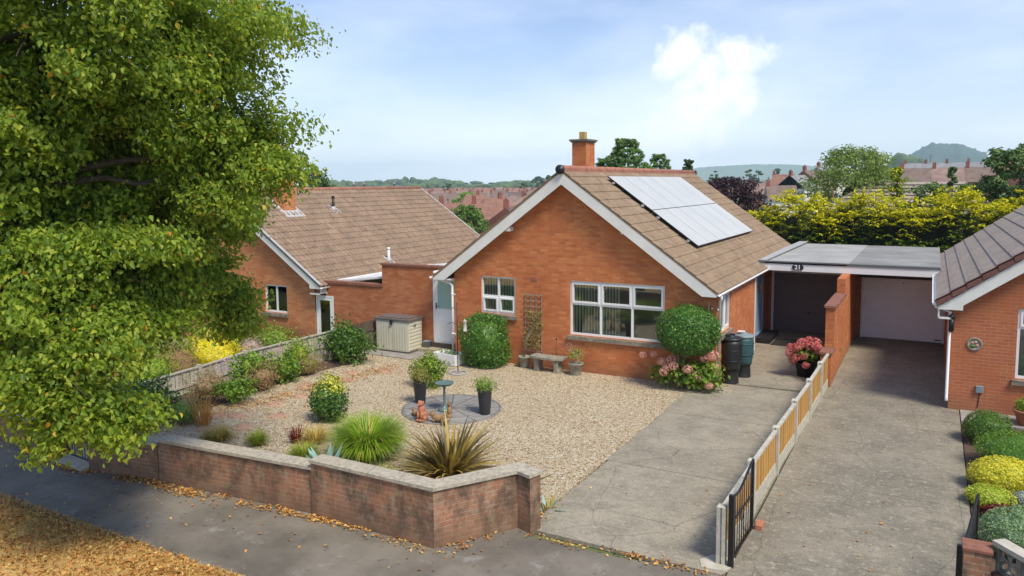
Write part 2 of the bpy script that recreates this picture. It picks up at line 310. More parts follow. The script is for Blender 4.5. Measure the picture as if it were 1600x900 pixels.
# ------------------------------------------------------------------ object helpers
def tag(o, label=None, cat=None, group=None, kind=None):
    if label: o['label'] = label
    if cat: o['category'] = cat
    if group: o['group'] = group
    if kind: o['kind'] = kind
    return o
def thing(name, label, cat, loc=(0, 0, 0), group=None):
    o = bpy.data.objects.new(name, None); COL.objects.link(o); o.location = loc; o.empty_display_size = .3
    return tag(o, label, cat, group)
def wloc(o):
    v = Vector((0, 0, 0))
    while o is not None: v += o.location; o = o.parent
    return v
def finish(name, me, mats, parent, origin=None):
    for mm in (mats if isinstance(mats, (list, tuple)) else [mats]): me.materials.append(M[mm] if isinstance(mm, str) else mm)
    o = bpy.data.objects.new(name, me); COL.objects.link(o)
    if parent is not None:
        o.parent = parent; off = wloc(parent)
    else:
        if origin is None:
            co = np.empty(len(me.vertices) * 3); me.vertices.foreach_get('co', co); co = co.reshape(-1, 3)
            origin = ((co[:, 0].min() + co[:, 0].max()) / 2, (co[:, 1].min() + co[:, 1].max()) / 2, co[:, 2].min())
        off = Vector(origin); o.location = off
    me.transform(Matrix.Translation(-off)); me.update()
    return o
class MB:
    def __init__(s, T=None): s.v = []; s.f = []; s.mi = []; s.T = T; s.cur = 0; s.uvf = None; s.sm = []; s.smooth = False
    def add(s, vs, fs):
        b = len(s.v)
        for p in vs:
            p = Vector(p); s.v.append(s.T @ p if s.T is not None else p)
        for f in fs: s.f.append([b + i for i in f]); s.mi.append(s.cur); s.sm.append(s.smooth)
        return s
    def box(s, x0, x1, y0, y1, z0, z1):
        if x0 > x1: x0, x1 = x1, x0
        if y0 > y1: y0, y1 = y1, y0
        return s.add([(x0, y0, z0), (x1, y0, z0), (x1, y1, z0), (x0, y1, z0), (x0, y0, z1), (x1, y0, z1), (x1, y1, z1), (x0, y1, z1)],
              [(0, 3, 2, 1), (4, 5, 6, 7), (0, 1, 5, 4), (1, 2, 6, 5), (2, 3, 7, 6), (3, 0, 4, 7)])
    def prism(s, pts, a, b):
        """pts in (x,z), extruded along y from a to b"""
        n = len(pts)
        return s.add([(x, a, z) for x, z in pts] + [(x, b, z) for x, z in pts],
              [tuple(range(n)), tuple(range(2 * n - 1, n - 1, -1))] + [(i, i + n, (i + 1) % n + n, (i + 1) % n) for i in range(n)])
    def slabz(s, pts, z0, z1):
        """pts in (x,y), extruded in z"""
        n = len(pts)
        return s.add([(x, y, z0) for x, y in pts] + [(x, y, z1) for x, y in pts],
              [tuple(range(n - 1, -1, -1)), tuple(range(n, 2 * n))] + [(i, (i + 1) % n, (i + 1) % n + n, i + n) for i in range(n)])
    def bar(s, p0, p1, w, h, up=(0, 0, 1)):
        p0, p1 = Vector(p0), Vector(p1); d = (p1 - p0).normalized(); u = Vector(up); sd_ = d.cross(u)
        if sd_.length < 1e-4: sd_ = d.cross(Vector((1, 0, 0)))
        sd_.normalize(); u = sd_.cross(d).normalized()
        vs = [p + sd_ * (a * w / 2) + u * (b * h / 2) for p in (p0, p1) for a, b in ((-1, -1), (1, -1), (1, 1), (-1, 1))]
        return s.add(vs, [(3, 2, 1, 0), (4, 5, 6, 7), (0, 1, 5, 4), (1, 2, 6, 5), (2, 3, 7, 6), (3, 0, 4, 7)])
    def tube(s, pts, rs, n=8):
        pts = [Vector(p) for p in pts]; rs = rs if isinstance(rs, (list, tuple)) else [rs] * len(pts)
        vs = []; prev = None
        for i, p in enumerate(pts):
            d = (pts[min(i + 1, len(pts) - 1)] - pts[max(i - 1, 0)]).normalized()
            a = prev if prev is not None else (Vector((1, 0, 0)) if abs(d.x) < .8 else Vector((0, 1, 0)))
            a = (a - d * a.dot(d)).normalized(); prev = a; b = d.cross(a)
            vs += [p + (a * math.cos(t) + b * math.sin(t)) * rs[i] for t in [math.tau * k / n for k in range(n)]]
        fs = [(i * n + k, i * n + (k + 1) % n, (i + 1) * n + (k + 1) % n, (i + 1) * n + k) for i in range(len(pts) - 1) for k in range(n)]
        fs += [tuple(range(n - 1, -1, -1)), tuple(range((len(pts) - 1) * n, len(pts) * n))]
        old = s.smooth; s.smooth = True; s.add(vs, fs); s.smooth = old; return s
    def lathe(s, c, prof, n=20, sx=1., sy=1.):
        vs = [(c[0] + r * math.cos(math.tau * k / n) * sx, c[1] + r * math.sin(math.tau * k / n) * sy, c[2] + z) for r, z in prof for k in range(n)]
        fs = [(i * n + k, i * n + (k + 1) % n, (i + 1) * n + (k + 1) % n, (i + 1) * n + k) for i in range(len(prof) - 1) for k in range(n)]
        fs += [tuple(range(n - 1, -1, -1)), tuple(range((len(prof) - 1) * n, len(prof) * n))]
        old = s.smooth; s.smooth = True; s.add(vs, fs); s.smooth = old; return s
    def blob(s, c, r, seed=0, lump=.15, n=14, m=9):
        q = random.Random(seed); ph = [q.uniform(0, 6.28) for _ in range(6)]; vs = []
        for i in range(m + 1):
            for k in range(n):
                a, b = math.pi * i / m, math.tau * k / n
                d = Vector((math.sin(a) * math.cos(b), math.sin(a) * math.sin(b), math.cos(a)))
                l = 1 + lump * (math.sin(3 * d.x + ph[0]) * math.sin(4 * d.y + ph[1]) + math.sin(5 * d.z + ph[2] + 3 * d.x)) / 1.4
                vs.append((c[0] + d.x * r[0] * l, c[1] + d.y * r[1] * l, c[2] + d.z * r[2] * l))
        fs = [(i * n + k, (i + 1) * n + k, (i + 1) * n + (k + 1) % n, i * n + (k + 1) % n) for i in range(m) for k in range(n)]
        old = s.smooth; s.smooth = True; s.add(vs, fs); s.smooth = old; return s
    def build(s, name, mats, parent=None, origin=None, bevel=0):
        me = bpy.data.meshes.new(name); me.from_pydata([tuple(v) for v in s.v], [], s.f)
        me.polygons.foreach_set('material_index', s.mi); me.polygons.foreach_set('use_smooth', s.sm)
        uvl = me.uv_layers.new(name='UVMap'); up = Vector((0, 0, 1)); dat = []
        for p in me.polygons:
            if s.uvf:
                for vi in p.vertices: dat.extend(s.uvf(me.vertices[vi].co))
                continue
            nn = p.normal
            if abs(nn.z) > .95: t, b = Vector((1, 0, 0)), Vector((0, 1, 0))
            else: t = up.cross(nn).normalized(); b = nn.cross(t)
            for vi in p.vertices:
                co = me.vertices[vi].co; dat.extend((co.dot(t), co.dot(b)))
        uvl.data.foreach_set('uv', dat)
        o = finish(name, me, mats, parent, origin)
        if bevel:
            bm = o.modifiers.new('bevel', 'BEVEL'); bm.width = bevel; bm.segments = 2; bm.limit_method = 'ANGLE'
        return o
def copy_tree(o, parent=None):
    c = o.copy(); COL.objects.link(c)
    if parent is not None: c.parent = parent
    for ch in list(o.children): copy_tree(ch, c)
    return c
def nrm(a): return a / np.maximum(np.linalg.norm(a, axis=1, keepdims=True), 1e-9)
def leaf_data(P, N, D, L, W, fold=.25, droop=.12, hi=False):
    n = len(P); D = nrm(D - N * np.sum(D * N, 1, keepdims=True)); S = np.cross(D, N)
    L = np.broadcast_to(np.asarray(L, float).reshape(-1, 1), (n, 1)); W = np.broadcast_to(np.asarray(W, float).reshape(-1, 1), (n, 1))
    base = P - D * L * .5; tip = P + D * L * .5 - N * L * droop
    if not hi:
        mid = P - D * L * .08; l = mid + S * W * .5 + N * fold * W; r = mid - S * W * .5 + N * fold * W
        V = np.stack([base, r, tip, l], 1).reshape(-1, 3); b = np.arange(n)[:, None] * 4
        F = np.concatenate([b + [0, 1, 2], b + [0, 2, 3]], 1).reshape(-1, 3)
    else:
        a = P - D * L * .2; c = P + D * L * .15
        V = np.stack([base, a - S * W * .5 + N * fold * W, c - S * W * .36 + N * fold * W * .6, tip, c + S * W * .36 + N * fold * W * .6, a + S * W * .5 + N * fold * W], 1).reshape(-1, 3)
        b = np.arange(n)[:, None] * 6; F = np.concatenate([b + [0, 1, 2, 3], b + [0, 3, 4, 5]], 1).reshape(-1, 4)
    return V, F
def np_mesh(name, V, F, mi=None, extra=None):
    """V (n,3), F (m,k); extra=(MB) appended geometry"""
    k = F.shape[1]; ev, ef, em = [], [], []
    if extra is not None: ev = [tuple(v) for v in extra.v]; ef = extra.f; em = extra.mi
    nv = len(V) + len(ev); me = bpy.data.meshes.new(name); me.vertices.add(nv)
    allv = np.concatenate([V, np.array(ev).reshape(-1, 3)]) if ev else V
    me.vertices.foreach_set('co', allv.astype(np.float32).ravel())
    li = F.ravel(); tot = np.full(len(F), k)
    if ef:
        li = np.concatenate([li, np.array([i + len(V) for f in ef for i in f])]); tot = np.concatenate([tot, np.array([len(f) for f in ef])])
    st = np.concatenate([[0], np.cumsum(tot)[:-1]])
    me.loops.add(len(li)); me.loops.foreach_set('vertex_index', li.astype(np.int32))
    me.polygons.add(len(tot)); me.polygons.foreach_set('loop_start', st.astype(np.int32)); me.polygons.foreach_set('loop_total', tot.astype(np.int32))
    m_ = np.zeros(len(tot), np.int32)
    if mi is not None: m_[:len(F)] = mi
    if ef: m_[len(F):] = em
    me.polygons.foreach_set('material_index', m_)
    me.update(calc_edges=True); me.validate(); return me
def sphere_dirs(n, q):
    v = q.normal(size=(n, 3)); return nrm(v)
def lumps(d, q, amp, freq=4.):
    o = np.zeros(len(d))
    for _ in range(5):
        k = q.normal(size=3) * freq; o += np.sin(d @ k + q.uniform(0, 6.28))
    return 1 + amp * o / 2.2
def bush_leaves(c, r, n, q, lump=.12, depth=.25, box=0., bottom=-1.):
    d = sphere_dirs(n * 2, q); d = d[d[:, 2] > bottom][:n]
    f = lumps(d, q, lump)
    e = d.copy()
    if box: 
        k = (np.abs(d) ** (2 + box * 6)).sum(1) ** (-1 / (2 + box * 6)); e = d * k[:, None]
    u = 1 - np.abs(q.normal(size=len(d))) * depth; u = np.clip(u, .3, 1.12)
    P = np.array(c) + e * np.array(r) * (f * u)[:, None]
    N = nrm(d * np.array([1, 1, 1]) / np.array(r) * np.mean(r) + q.normal(size=d.shape) * .55 + [0, 0, .25])
    return P, N
def bush(name, label, cat, c, r, n, leaf, mat, seed=1, lump=.12, depth=.22, box=0., group=None, parent=None, extra=None, mats2=None, frac2=0., ratio=.55, bottom=-.75, core=True, hi=False, up=.0, top2=False):
    q = np.random.default_rng(seed); P, N = bush_leaves(c, r, n, q, lump, depth, box, bottom)
    P = P[P[:, 2] > c[2] - r[2] * 1.02]; N = N[:len(P)]
    stray = q.uniform(size=len(P)) < (.05 if depth < .13 else .14); C_ = np.array(c); P[stray] = C_ + (P[stray] - C_) * q.uniform(1.02, 1.14 if depth < .13 else 1.38, (int(stray.sum()), 1))
    D = q.normal(size=P.shape) + np.array([0, 0, up])
    L = leaf * q.uniform(.6, 1.3, len(P)); V, F = leaf_data(P, N, D, L, L * ratio, hi=hi)
    mi = np.zeros(len(P), int)
    if mats2:
        pr = frac2 if not top2 else np.clip((P[:, 2] - (c[2] + r[2] * top2)) / (r[2] * .35), 0, 1) * frac2
        mi = (q.uniform(size=len(P)) < pr).astype(int)
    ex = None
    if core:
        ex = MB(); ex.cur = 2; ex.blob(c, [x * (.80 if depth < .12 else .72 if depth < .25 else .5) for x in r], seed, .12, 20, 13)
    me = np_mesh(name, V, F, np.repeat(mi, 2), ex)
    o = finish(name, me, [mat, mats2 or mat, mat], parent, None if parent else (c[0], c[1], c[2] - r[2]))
    return tag(o, label, cat, group) if label else o
def blades(name, specs, mats, parent=None, origin=None, segs=5, fold=0.):
    """spec: (base, azimuth, elevation, length, width, droop, mat)"""
    V, F, MI = [], [], []
    for (b, az, el, L, W, dr, mi) in specs:
        p = np.array(b, float); e = el; n0 = len(V); side = np.array([-math.sin(az), math.cos(az), 0.])
        for i in range(segs + 1):
            t = i / segs; wd = W * (min(1, .55 + t * 1.5) if t < .3 else 1 - ((t - .3) / .7) ** 1.6) * .5 + .0006
            V += [p + side * wd, p - side * wd]
            p = p + np.array([math.cos(az) * math.cos(e), math.sin(az) * math.cos(e), math.sin(e)]) * L / segs; e -= dr / segs * (.5 + t)
        for i in range(segs): F.append((n0 + 2 * i, n0 + 2 * i + 1, n0 + 2 * i + 3, n0 + 2 * i + 2)); MI.append(mi)
    me = np_mesh(name, np.array(V), np.array(F), np.array(MI)); return finish(name, me, mats, parent, origin)
def window(parent, T, w, h, cols, transom=None, tbar=.06, opens=(), blind=False, curtain=False, sill=True, label=None, sillx=.06):
    """T maps local (x right along wall, y into the wall, z up); origin = lower left of the opening at wall face"""
    f = MB(T); d0, d1 = .045, .115; fw = .055
    f.box(0, w, d0, d1, 0, fw).box(0, w, d0, d1, h - fw, h).box(0, fw, d0, d1, fw, h - fw).box(w - fw, w, d0, d1, fw, h - fw)
    for i in range(1, cols):
        x = w * i / cols; f.box(x - .03, x + .03, d0 + .003, d1, fw, h - fw)
    if transom: f.box(fw, w - fw, d0 + .006, d1, transom - .03, transom + .03)
    rows = [(fw, transom - .03), (transom + .03, h - fw)] if transom else [(fw, h - fw)]
    fr = f.build('window', 'white', parent); 
    if label: fr['label'] = label
    for i in range(cols):
        xa = w * i / cols + (fw if i == 0 else .03); xb = w * (i + 1) / cols - (fw if i == cols - 1 else .03)
        for j, (za, zb) in enumerate(rows):
            if (i, j) in opens:
                s_ = MB(T); t_ = .045; s_.box(xa, xb, d0 - .02, d1 - .02, za, za + t_).box(xa, xb, d0 - .02, d1 - .02, zb - t_, zb).box(xa, xa + t_, d0 - .02, d1 - .02, za + t_, zb - t_).box(xb - t_, xb, d0 - .02, d1 - .02, za + t_, zb - t_)
                s_.build('sash', 'white', fr)
                a_, b_, c_, e_ = xa + t_, xb - t_, za + t_, zb - t_
            else: a_, b_, c_, e_ = xa, xb, za, zb
            g = MB(T); g.box(a_, b_, .082, .088, c_, e_).build('pane', 'glass', fr)
    if sill:
        s_ = MB(T); s_.add([(-sillx, -.07, -.14), (w + sillx, -.07, -.14), (w + sillx, .12, -.14), (-sillx, .12, -.14), (-sillx, -.07, -.03), (w + sillx, -.07, -.03), (w + sillx, .12, -.001), (-sillx, .12, -.001)],
              [(0, 3, 2, 1), (4, 5, 6, 7), (0, 1, 5, 4), (1, 2, 6, 5), (2, 3, 7, 6), (3, 0, 4, 7)]); s_.build('sill', 'sill', fr)
    if blind:
        b = MB(T); x = .06; k = 0
        while x < w - .05:
            b.bar((x, .135, .06), (x, .135, h - .05), .050 if k % 5 else .066, .003, up=(-.5, 1, 0)); x += .088; k += 1
        b.box(.03, w - .03, .12, .15, h - .05, h - .01)
        b.build('vertical_blind', 'blind', fr)
    if curtain:
        b = MB(T); pts = [(x_, .22 + .025 * math.sin(x_ * 60)) for x_ in np.linspace(.06, w * .34, 24)]
        b.slabz(pts + [(x_, y_ + .01) for x_, y_ in pts[::-1]], .03, h - .04); b.build('curtain', 'curtain', fr)
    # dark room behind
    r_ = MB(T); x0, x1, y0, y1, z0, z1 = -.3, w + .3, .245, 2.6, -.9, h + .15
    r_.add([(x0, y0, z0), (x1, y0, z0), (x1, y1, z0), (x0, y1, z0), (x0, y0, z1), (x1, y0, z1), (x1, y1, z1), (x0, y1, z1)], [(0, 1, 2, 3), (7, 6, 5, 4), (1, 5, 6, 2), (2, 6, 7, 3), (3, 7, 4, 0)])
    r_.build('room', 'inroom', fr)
    return fr
def wallmb(mb, x0, x1, y0, y1, z0, z1, holes):
    """wall facing -Y with rectangular holes (xa,xb,za,zb)"""
    xs = sorted({x0, x1, *[h[0] for h in holes], *[h[1] for h in holes]}); zs = [z for z in sorted({z0, z1, *[h[2] for h in holes], *[h[3] for h in holes]}) if z0 <= z <= z1]
    for a, b in zip(xs, xs[1:]):
        run = None
        for c, d in zip(zs, zs[1:]):
            inside = any(h[0] < (a + b) / 2 < h[1] and h[2] < (c + d) / 2 < h[3] for h in holes)
            if inside:
                if run: mb.box(a, b, y0, y1, *run)
                run = None
            else: run = (run[0], d) if run else (c, d)
        if run: mb.box(a, b, y0, y1, *run)
def tile_slope(mb, xr, zr, xe, ze, y0, y1, course=.345, pitch=.1, h=.012, sub=4, step=.022):
    s = math.hypot(xe - xr, ze - zr); n = max(1, round(s / course)); dx, dz = (xe - xr) / s, (ze - zr) / s; nx, nz = -dz, dx
    if nz < 0: nx, nz = -nx, -nz
    c = s / n; ny = int((y1 - y0) / pitch * sub); ys = np.linspace(y0, y1, ny + 1)
    ph = (np.arange(ny + 1) % sub) / sub; pr = h * np.abs(np.sin(ph * math.pi)) ** .6
    V = []; F = []
    def row(sd_, off):
        b = len(V)
        for y, q_ in zip(ys, pr): V.append((xr + dx * sd_ + nx * (off + q_), y, zr + dz * sd_ + nz * (off + q_)))
        return b
    for i in range(n):
        a = row(i * c, .0); b = row((i + 1) * c, step); d = row((i + 1) * c, -.002)
        for k in range(ny):
            F.append((a + k, b + k, b + k + 1, a + k + 1)); F.append((b + k, d + k, d + k + 1, b + k + 1))
    if (xe - xr) > 0: F = [f for f in F]
    else: F = [f[::-1] for f in F]
    mb.add(V, F)
    # solid underside
    t = .05
    mb.add([(xr, y0 + .01, zr), (xe, y0 + .01, ze), (xe + nx * -t, y0 + .01, ze - nz * t), (xr - nx * t * 0, y0 + .01, zr - t * 1.2),
            (xr, y1 - .01, zr), (xe, y1 - .01, ze), (xe - nx * t, y1 - .01, ze - nz * t), (xr, y1 - .01, zr - t * 1.2)],
           [(0, 1, 2, 3), (7, 6, 5, 4), (1, 5, 6, 2), (2, 6, 7, 3), (0, 3, 7, 4)])
def smooth(t): t = min(1., max(0., t)); return t * t * (3 - 2 * t)
def ter(x, y):
    r = math.hypot(x, y); z = 0.
    z -= .6 * smooth((-16.3 - x) / 1.5) * smooth((40 - y) / 10)
    z -= 6.0 * smooth((y - 38) / 45 if y > 38 else 0) * smooth((r - 38) / 40)
    az = math.degrees(math.atan2(x, y))
    if y > 60:
        z += 8. * smooth((az + 14) / 8) * smooth((r - 110) / 120)
        z += 11 * smooth((r - 900) / 500)
    if y < -2: z -= 0
    return z

# ================================================================== GROUND
def stru(o): return tag(o, kind='structure')
def axis(lo, hi, dense):
    a = [0.]; 
    while a[-1] < hi: a.append(a[-1] + (1. if a[-1] < 60 else (a[-1] - 55) * .12 + .6))
    b = [0.]
    while b[-1] > lo: b.append(b[-1] - (1. if b[-1] > -60 else (-b[-1] - 55) * .12 + .6))
    return sorted(set([round(x, 3) for x in a + b] + dense))
gx = axis(-4500, 4500, [-16.2, -16.4, -16.7, -17.3, -17.6, -17.9]); gy = axis(-4500, 4500, [])
V = []; F = []; nx_ = len(gx)
for y in gy:
    for x in gx: V.append((x, y, ter(x, y) - .06))
for j in range(len(gy) - 1):
    for i in range(nx_ - 1): F.append((j * nx_ + i, j * nx_ + i + 1, (j + 1) * nx_ + i + 1, (j + 1) * nx_ + i))
mb = MB(); mb.smooth = True; mb.add(V, F); stru(mb.build('terrain', 'terrain', origin=(0, 0, 0)))
# street corner line of the garden wall
WALL = [(-17.2, 8.22), (-14.6, 8.18), (-13.42, 8.10), (-11.8, 8.34), (-8.42, 8.61), (-6.06, 8.57), (-5.32, 9.72), (-5.04, 9.66)]
mb = MB(); mb.slabz([(-60, 6.2), (-13.4, 6.45), (-11.7, 6.57), (-8.8, 6.64), (-7.9, 6.72), (-5, 6.6), (-5, 1), (30, 1), (30, 9.4), (1.0, 9.55), (.3, 9.7), (-2.4, 9.74), (-3.7, 9.56), (-5.0, 9.55), (-5.3, 9.75), (-6.06, 8.75), (-8.42, 8.75), (-13.4, 8.3), (-60, 8.3)], -.05, 0)
stru(mb.build('pavement', 'tarmac'))
mb = MB(); mb.slabz([(-60, -6), (-5, -6), (-5, 6.6), (-7.9, 6.72), (-8.8, 6.64), (-11.7, 6.57), (-13.4, 6.45), (-60, 6.2)], -.05, .02)
stru(mb.build('verge', 'verge'))
mb = MB(); mb.slabz([(-30, -30), (30, -30), (30, -6), (-30, -6)], -.05, -.02); stru(mb.build('road', 'tarmac'))
mb = MB(); mb.slabz([(-16.25, 8.3), (-13.42, 8.2), (-11.8, 8.45), (-8.42, 8.72), (-6.06, 8.7), (-5.3, 9.8), (-5.22, 9.8), (-5.2, 14), (-5.12, 18.9), (-12.5, 18.9), (-12.5, 19.4), (-15.7, 19.4), (-15.4, 18.6)], -.05, .006)
stru(mb.build('gravel', 'gravel'))
mb = MB()
for a, b in ((9.62, 12.93), (12.95, 16.4), (16.42, 19.42)):
    mb.slabz([(-5.2 if a < 18 else -5.14, a + (.12 if a < 10 else 0)), (-2.24, a + (.12 if a < 10 else 0)), (-2.24, b), (-5.14, b)], -.05, .012)
stru(mb.build('driveway', 'drive'))
mb = MB(); mb.slabz([(-4.62, 19.46), (-2.22, 19.6), (-2.22, 27.5), (-5.0, 27.5), (-5.0, 23.5), (-4.62, 23.5)], -.05, .02); stru(mb.build('driveway', 'drive'))
mb = MB()
for a, b in ((9.75, 13.6), (13.615, 17.6), (17.615, 21.5), (21.515, 27.5)): mb.slabz([(-2.2, a), (.70, a), (.70, b), (-2.2, b)], -.05, .012)
stru(mb.build('driveway', 'drive_r'))
mb = MB(); mb.slabz([(.72, 9.7), (6, 9.0), (9, 9), (9, 18.6), (.72, 18.6)], -.05, .0); stru(mb.build('flower_bed', 'soil'))
mb = MB()
for k in range(8): mb.slabz([(.72 + k * .9, 18.62), (1.60 + k * .9, 18.62), (1.60 + k * .9, 19.54), (.72 + k * .9, 19.54)], -.05, .03)
stru(mb.build('path', 'slab'))
mb = MB(); mb.slabz([(-16.25, 9.0), (-14.75, 8.9), (-14.7, 12), (-14.95, 15), (-14.6, 17.4), (-15.5, 17.6), (-16.2, 14)], -.04, .014); stru(mb.build('planting_bed', 'soil'))
mb = MB(); mb.slabz([(-40, 9), (-17.9, 9), (-17.9, 19.2), (-40, 19.2)], -.7, -.59); stru(mb.build('front_lawn', 'terrain'))
mb = MB(); mb.slabz([(-15.5, 17.95), (-13.4, 17.9), (-13.4, 19.28), (-15.6, 19.28)], -.04, .03); stru(mb.build('paving', 'slab'))
mb = MB(); mb.lathe((0, 0, 0), [(1.16, 0), (1.16, .03), (1.15, .034)], 56); o = mb.build('patio_circle', 'circle', origin=(0, 0, 0)); o.location = (-9.58, 14.33, .0)
stru(o)

# ------------------------------------------------------------------ far hills, woods
def azof(px): return math.degrees(math.atan((px - 800) / 1189.)) - 29.0
def hill(name, prof, dist, depth, mat, rough, nseg=90, label=None):
    """prof: (azimuth deg, height m) list"""
    A = np.linspace(prof[0][0], prof[-1][0], nseg); Hh = np.interp(A, [p[0] for p in prof], [p[1] for p in prof])
    q = np.random.default_rng(int(dist)); V = []; F = []; rows = 14
    for i, (a, h) in enumerate(zip(A, Hh)):
        for j in range(rows):
            t = j / (rows - 1) * 2 - 1; d = dist + t * depth; z = -8 + (h + 8) * max(0, 1 - abs(t) ** 1.8) + q.normal() * rough * (1 if 0 < j < rows - 1 else 0)
            V.append((d * math.sin(R(a)), d * math.cos(R(a)), z))
    for i in range(nseg - 1):
        for j in range(rows - 1): F.append((i * rows + j, (i + 1) * rows + j, (i + 1) * rows + j + 1, i * rows + j + 1))
    mb = MB(); mb.smooth = True; mb.add(V, F); return stru(mb.build(name, mat))
def cosof(px): return math.cos(math.atan((px - 800) / 1189.))
def prof(px, dist): return [(azof(x), 5.2 + dist * cosof(x) * (hy - y) / 1189.) for x, y, hy in px]
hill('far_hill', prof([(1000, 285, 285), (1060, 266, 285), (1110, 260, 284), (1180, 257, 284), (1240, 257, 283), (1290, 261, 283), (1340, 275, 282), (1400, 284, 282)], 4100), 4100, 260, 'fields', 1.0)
hill('blue_hill', prof([(1345, 282, 282), (1372, 262, 282), (1405, 248, 281), (1430, 236, 281), (1452, 224, 281), (1462, 224, 281), (1480, 225, 281), (1500, 226, 281), (1522, 234, 281), (1538, 239, 281), (1549, 252, 280), (1562, 240, 280), (1590, 233, 280), (1640, 228, 280), (1720, 240, 280), (1800, 282, 280)], 3000), 3000, 420, 'hill', 2.2, 150)
hill('low_hill', prof([(420, 293, 291), (500, 291, 290), (600, 290, 289), (700, 289, 288), (800, 290, 287), (900, 296, 286), (960, 300, 286)], 1650), 1650, 300, 'hill', .8)
def wood(name, label, spots, cat='wood', mat='leaf_dark'):
    mb = MB()
    for k, (px, top, dist, wd) in enumerate(spots):
        a = R(azof(px)); hy = 289 - (px - 800) * .0087; z = 5.2 + dist * cosof(px) * (hy - top) / 1189.; g_ = ter(dist * math.sin(a), dist * math.cos(a)); hh = z - g_
        mb.blob((dist * math.sin(a), dist * math.cos(a), g_ + hh * .5), (wd * dist / 1189, wd * dist / 1189, hh * .55), k, .16, 12, 8)
    o = mb.build(name, mat); return tag(o, label, cat, kind='stuff')
q = random.Random(5)
m = NT('far_foliage', .95); p = m.pos(); c = m.mix(m.rng(m.noise(p, .08, 6, .7), .4, .6), C(.035, .065, .02), C(.10, .15, .04)); m.col(c); M['farfol'] = m.m
sp = []
for d, base, n in ((1400, 288.5, 60), (1150, 291, 55), (950, 294, 45)):
    for k in range(n):
        px = 485 + 480 * (k + q.uniform(-.4, .4)) / n
        sp.append((px, base - q.uniform(0, 6) + (4 * math.sin(px / 38.) if d == 1400 else 3 * math.sin(px / 23.)) - (px > 780) * 1.0, d, q.uniform(6, 13)))
wood('woodland', 'hazy green wood along the skyline beyond the red roofs on the left', sp, 'woodland', 'farfol')
sp = [(px, t, 1150, w_) for px, t, w_ in ((1398, 252, 12), (1410, 243, 16), (1424, 246, 14), (1436, 253, 12), (1446, 262, 12), (1404, 262, 14), (1425, 262, 18))]
wood('woodland', 'dark rounded wood in front of the blue hill on the right', sp, 'woodland', 'farfol')

# ================================================================== BUNGALOW 21
H1 = thing('bungalow', 'orange brick bungalow with white bargeboards and solar panels, centre of the picture', 'house', (-8.6, 25, 0))
YW = 18.9; XL, XR = -12.46, -4.72; XA = -8.8
mb = MB()
BW = (-8.66, -5.97, 1.03, 2.53); SW = (-11.53, -10.38, 1.43, 2.52)
wallmb(mb, XL, XR, YW, YW + .28, -.1, 2.535, [BW, SW])
mb.prism([(XL, 2.535), (XR, 2.535), (XA, 5.46)], YW, YW + .28)
mb.build('front_wall', 'brick', H1)
mb = MB()
Sx = Matrix.Translation((XR + .1, YW + .28, 0)) @ Matrix.Rotation(R(90), 4, 'Z')     # local x -> +Y, local y(into wall) -> -X
mbs = MB(Sx)
wallmb(mbs, 0, 4.42, 0, .28, -.1, 2.5, [(.12, 1.18, 1.32, 2.36)])
mbs.build('side_wall', 'brick', H1)
mb.box(XR - .2, XR + .097, YW + .002, YW + .277, -.1, 2.499)     # corner return
mb.box(-5.18, -4.9, 23.6, 25.05, -.1, 2.6); mb.box(-5.18, -4.9, 26.2, 31.2, -.1, 2.6); mb.box(-5.18, -4.9, 25.05, 26.2, 2.15, 2.6)
mb.box(XL, XL + .28, YW + .28, 31.2, -.1, 2.5)
mb.box(XL, -4.9, 31.2, 31.45, -.1, 2.5); mb.prism([(XL, 2.5), (-4.9, 2.5), (XA, 5.44)], 31.2, 31.45)
mb.build('wall', 'brick', H1)
wT = Matrix.Translation((BW[0], YW, BW[2]))
W1 = window(H1, wT, BW[1] - BW[0], 1.5, 3, .86, opens=((0, 1), (1, 1), (2, 1)), blind=True, label='large six pane window with vertical blinds')
mb = MB(wT); mb.lathe((1.28, .75, .0), [(.10, .1), (.14, .3), (.08, .42)], 10); 
for k in range(60):
    a, b = rnd.uniform(0, 6.28), rnd.uniform(.0, .26); mb.blob((1.30 + b * math.cos(a), .75 + b * math.sin(a) * .5, .55 + rnd.uniform(0, .28)), (.03, .03, .03), k, .1, 5, 4)
mb.build('flower_vase', 'curtain', W1)
mb = MB(wT); mb.slabz([(.95, .9), (1.65, .9), (1.65, 1.6), (.95, 1.6)], -.6, .32); mb.build('armchair_back', 'yellowthing', W1, bevel=.06)
window(H1, Matrix.Translation((SW[0], YW, SW[2])), SW[1] - SW[0], 1.09, 2, .5, opens=((0, 0), (1, 0)), blind=True, label='small four pane window with vertical blinds')
window(H1, Matrix.Translation((XR + .1, YW + .28 + .12, 1.32)) @ Matrix.Rotation(R(90), 4, 'Z'), 1.06, 1.04, 2, None, opens=((1, 0),), label='narrow side window above the water butts', sillx=.1)
# roof
def roof_pair(parent, xr, zr, xl, ze, xrr, y0, y1, mat, **k):
    mb = MB(); tile_slope(mb, xr, zr, xrr, ze, y0, y1, **k); tile_slope(mb, xr, zr, xl, ze, y0, y1, **k)
    L_ = math.hypot(xrr - xr, zr - ze) ; fx = L_ / (xrr - xr)
    mb.uvf = lambda co: (co.y, -abs(co.x - xr) * fx)
    return mb.build('roof', mat, parent)
roof1 = roof_pair(H1, XA, 5.56, -13.08, 2.44, -4.52, 18.62, 31.5, 'tile_a', pitch=.10, h=.026, sub=4, step=.02)
